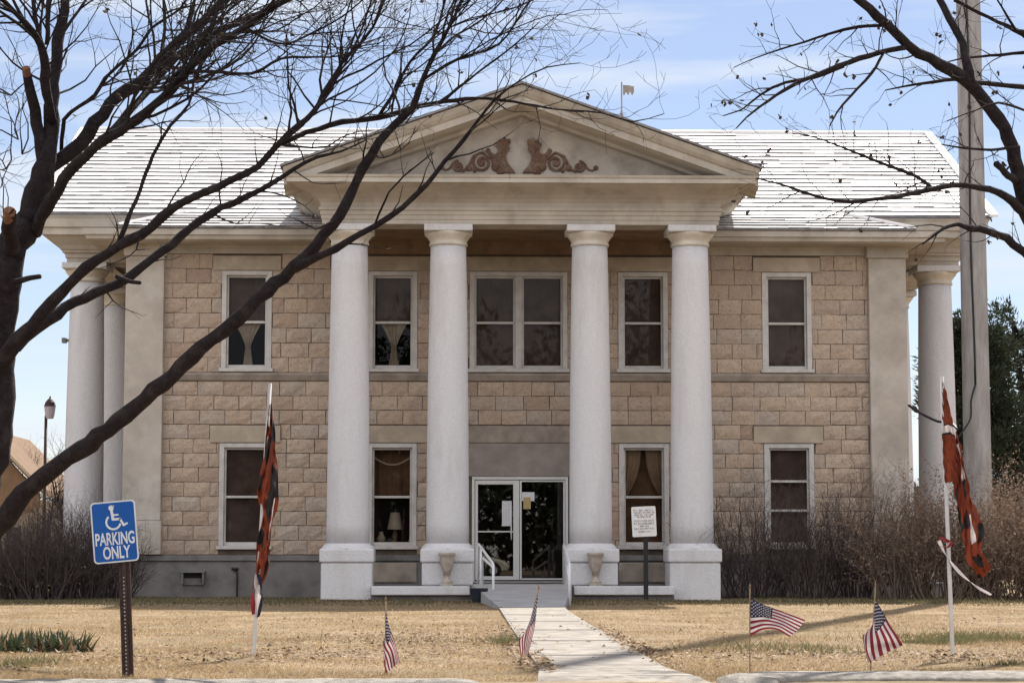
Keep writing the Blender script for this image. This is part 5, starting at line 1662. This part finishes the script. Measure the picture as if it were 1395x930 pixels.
def lawn_pts(r, n):
    y = 15.78 + (46.5 - 15.78) * r.random(n) ** 1.35
    x = .05 * y + (r.random(n) - .5) * (y * .50 + .8)
    k = ~on_walk(x, y, .02 + .09 * r.random(n) ** 3 + .05 * np.sin(y * 5)) & ~((y > 43.7) & (abs(x - BX) < 4.2)) & ~((y > 47.2))
    k &= ~((x > 2.0) & (y < 16.40)) & ~((x < .45) & (y < 15.80))
    x, y = x[k], y[k]
    return x, y, ground_z(x, y)
def blade_shape(h0, h1, w, lean):
    def f(r, n, x, y, z):
        a = r.random(n) * 6.283; b = r.random(n) * 6.283
        patch = .75 + .45 * np.sin(x * 1.9 + 3 * np.sin(y * .7)) * np.sin(y * 1.2 + x * .6)
        h = (h0 + (h1 - h0) * r.random(n)) * np.clip(patch, .35, 1.3)
        ln = h * lean * (.4 + r.random(n))
        ww = w * (.6 + .8 * r.random(n))
        V = np.zeros((n, 3, 3))
        V[:, 0] = np.stack([x - ww * np.cos(b), y - ww * np.sin(b), z - .006], 1)
        V[:, 1] = np.stack([x + ww * np.cos(b), y + ww * np.sin(b), z - .006], 1)
        V[:, 2] = np.stack([x + ln * np.cos(a), y + ln * np.sin(a), z + h], 1)
        return V.reshape(-1, 3), np.arange(3 * n).reshape(n, 3)
    return f
scatter('grass', 210000, lawn_pts, M['blade'], blade_shape(.014, .045, .0042, 1.3), 1)
def weed_pts(r, n):
    cs = [(at(1335, 860, 23.6).x, 23.6, 1.2, 1.1, 6), (at(1270, 868, 22.6).x, 22.6, .35, .4, 3), (at(1060, 878, 20.8).x, 20.8, .8, 1.2, 1.6), (at(1150, 880, 20.8).x, 20.8, .6, 1.0, .8), (at(1390, 900, 18).x, 18, .3, .3, 1), (at(690, 872, 22.5).x, 22.5, .18, .5, 1),
          (at(1250, 812, 41).x, 41, 2.6, .5, 3), (at(20, 905, 18.3).x, 18.3, .35, .5, 1.3), (at(560, 868, 23).x, 23, 1.0, .5, .7), (at(200, 822, 41.5).x, 41.5, 4, 1.2, 2)]
    w = np.array([c[4] for c in cs]); w = w / w.sum()
    i = r.choice(len(cs), n, p=w)
    C = np.array(cs)[i]
    x = C[:, 0] + r.normal(0, .5, n) * C[:, 2]; y = C[:, 1] + r.normal(0, .5, n) * C[:, 3]
    k = ~on_walk(x, y, -.02)
    x, y = x[k], y[k]
    return x, y, ground_z(x, y)
scatter('green_weeds', 6500, weed_pts, M['weed'], blade_shape(.025, .12, .006, 1.0), 2)
def leaf_pts(r, n):
    cs = [(-.2, 23, 1.2, 3.0, 3), (.62, 22, .10, 5, 2), (1.78, 22, .12, 4, 3), (.74, 17.6, .10, 1.2, .8), (-1.3, 20, 1.5, 1.2, 2), (4.8, 19.5, 2, 1.2, 3), (2.6, 20, 1.6, 1.8, 2), (1.4, 27, 7, 8, 4), (1.2, 19, .5, 3, .25), (-3, 19, 1.6, 2, 2)]
    w = np.array([c[4] for c in cs]); w = w / w.sum()
    i = r.choice(len(cs), n, p=w)
    C = np.array(cs)[i]
    x = C[:, 0] + r.normal(0, .6, n) * C[:, 2]; y = C[:, 1] + r.normal(0, .6, n) * C[:, 3]
    k = (y > 16.45) & (y < 43) & ~(on_walk(x, y, .12) & (r.random(n) > .12))
    x, y = x[k], y[k]
    return x, y, np.where(on_walk(x, y), .040, ground_z(x, y) + .012)
def leaf_shape(r, n, x, y, z):
    s = .012 + .022 * r.random(n); a = r.random(n) * 6.283
    t = r.normal(0, .5, (n, 2)); t = np.abs(t)
    V = np.zeros((n, 4, 3))
    for k, (lu, lv, tz) in enumerate(((-1, 0, 0), (0, -.5, 1), (1, 0, 0), (0, .5, 1))):
        V[:, k] = np.stack([x + s * (lu * np.cos(a) - lv * np.sin(a)), y + s * (lu * np.sin(a) + lv * np.cos(a)), z + s * t[:, k % 2] * (1 if k > 1 else .4)], 1)
    return V.reshape(-1, 3), np.arange(4 * n).reshape(n, 4)
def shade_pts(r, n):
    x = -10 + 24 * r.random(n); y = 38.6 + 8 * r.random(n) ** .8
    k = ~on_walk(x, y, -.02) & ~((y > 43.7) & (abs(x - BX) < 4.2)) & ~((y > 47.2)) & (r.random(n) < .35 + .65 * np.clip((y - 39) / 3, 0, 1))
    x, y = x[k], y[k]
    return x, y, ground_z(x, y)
scatter('shade_darkened_grass', 42000, shade_pts, M['shadegrass'], blade_shape(.02, .07, .009, .9), 4)  # green strip whose dark colour adds to the shadow along the front
scatter('fallen_leaves', 9000, leaf_pts, M['leaf'], leaf_shape, 3)

# ------------------------------------------------------------------ across the street, seen mirrored in the glass
CA = thing('parked_car', (0.65, -8.0, -0.155), 'cream rounded car parked in the street, seen mirrored low in the left door pane', 'car')
prof_c = [(-2.0, .30), (-1.72, .26), (1.72, .26), (2.0, .34), (2.06, .50), (1.98, .66), (1.72, .80), (1.30, .92), (0.98, .98), (0.62, 1.22), (0.25, 1.40), (-.30, 1.46), (-.85, 1.38), (-1.35, 1.14), (-1.75, .86), (-2.02, .62)]
bm_ = MB(); secs = ((-.84, .90), (-.78, .97), (-.55, 1.0), (.55, 1.0), (.78, .97), (.84, .90)); n_ = len(prof_c)
for yy, s in secs:
    for x, z in prof_c:
        tuck = 1 - .22 * max(0, (z - .9) / .56)
        bm_.v.append((x * s, yy * tuck, .26 + (z - .26) * s))
for k in range(len(secs) - 1):
    for i in range(n_):
        bm_.f.append((k * n_ + i, (k + 1) * n_ + i, (k + 1) * n_ + (i + 1) % n_, k * n_ + (i + 1) % n_)); bm_.m.append(0)
bm_.f.append(tuple(range(n_))); bm_.m.append(0)
bm_.f.append(tuple((len(secs) - 1) * n_ + i for i in range(n_ - 1, -1, -1))); bm_.m.append(0)
body = bm_.build('body', M['carcream'], CA, smooth=False, bevel=.03)
for sx in (-1.27, 1.28):
    for sy in (-1, 1):
        tw = MB().lathe([(.001, -.09), (.26, -.09), (.32, -.06), (.32, .06), (.26, .09), (.001, .09)], 0, 0, 24, cap=False)
        tw.v = [(x, z, y) for x, y, z in tw.v]
        w = tw.build('wheel', M['tyre'], CA, smooth=True, loc=(sx, sy * .78, .32))
        rm = MB().lathe([(.001, .10), (.17, .10), (.19, .092)], 0, 0, 20, cap=False)
        rm.v = [(x, sy * z, y) for x, y, z in rm.v]
        rm.build('rim', M['alu'], w)
        ar = MB().lathe([(.001, 0), (.37, 0)], 0, 0, 24, cap=False)
        ar.v = [(x, sy * .004, y) for x, y, z in ar.v]
        ar.build('wheel_arch', M['tyre'], CA, loc=(sx, sy * .842, .34))
for sy in (-1, 1):
    MB().prism([(-1.15, 1.0), (.72, 1.0), (.30, 1.30), (-.35, 1.36), (-.85, 1.26)], sy * .79 - .012, sy * .79 + .012).build('side_window', M['carglass'], CA)
    hl_ = MB().lathe([(.001, .07), (.09, .05), (.13, .0)], 0, 0, 18, cap=False)
    hl_.v = [(z, x, y) for x, y, z in hl_.v]
    hl_.build('headlight', M['headlight'], CA, smooth=True, loc=(1.97, sy * .60, .66))
MB().add([(.99, -.62, 1.0), (.99, .62, 1.0), (.30, .55, 1.405), (.30, -.55, 1.405)], [(0, 1, 2, 3)]).build('windscreen', M['carglass'], CA, loc=(.03, 0, .02))
r = random.Random(91); tl = MB()  # out-of-view trees added as a dark backdrop for the glass reflections
for i in range(46):
    cx, cy, hh, ww = -62 + i * 2.8 + r.uniform(-1.2, 1.2), -48 - r.uniform(0, 12), r.uniform(9, 20), r.uniform(2.4, 4.2)
    tl.tube([(cx, cy, -.2), (cx, cy, hh * .7)], .2, 6)
    for q in range(1300):
        u = rand_unit(r) * r.random() ** .33
        p = Vector((cx + u.x * ww, cy + u.y * ww, hh * .49 + u.z * hh * .50))
        e1, e2 = rand_unit(r) * r.uniform(.25, .6), rand_unit(r) * r.uniform(.2, .45)
        tl.add([p - e1, p + e2, p + e1], [(0, 1, 2)])
for q in range(6000):          # low leaf cards added to keep bright sky out of the door reflection
    p = Vector((r.uniform(-64, 68), -60 - r.uniform(0, 4), r.uniform(0, 8.5)))
    e1, e2 = rand_unit(r) * r.uniform(.7, 1.2), rand_unit(r) * r.uniform(.5, 1.0)
    tl.add([p - e1, p + e2, p + e1], [(0, 1, 2)])
tag(tl.build('dark_backdrop_trees', M['needle']), kind='stuff')
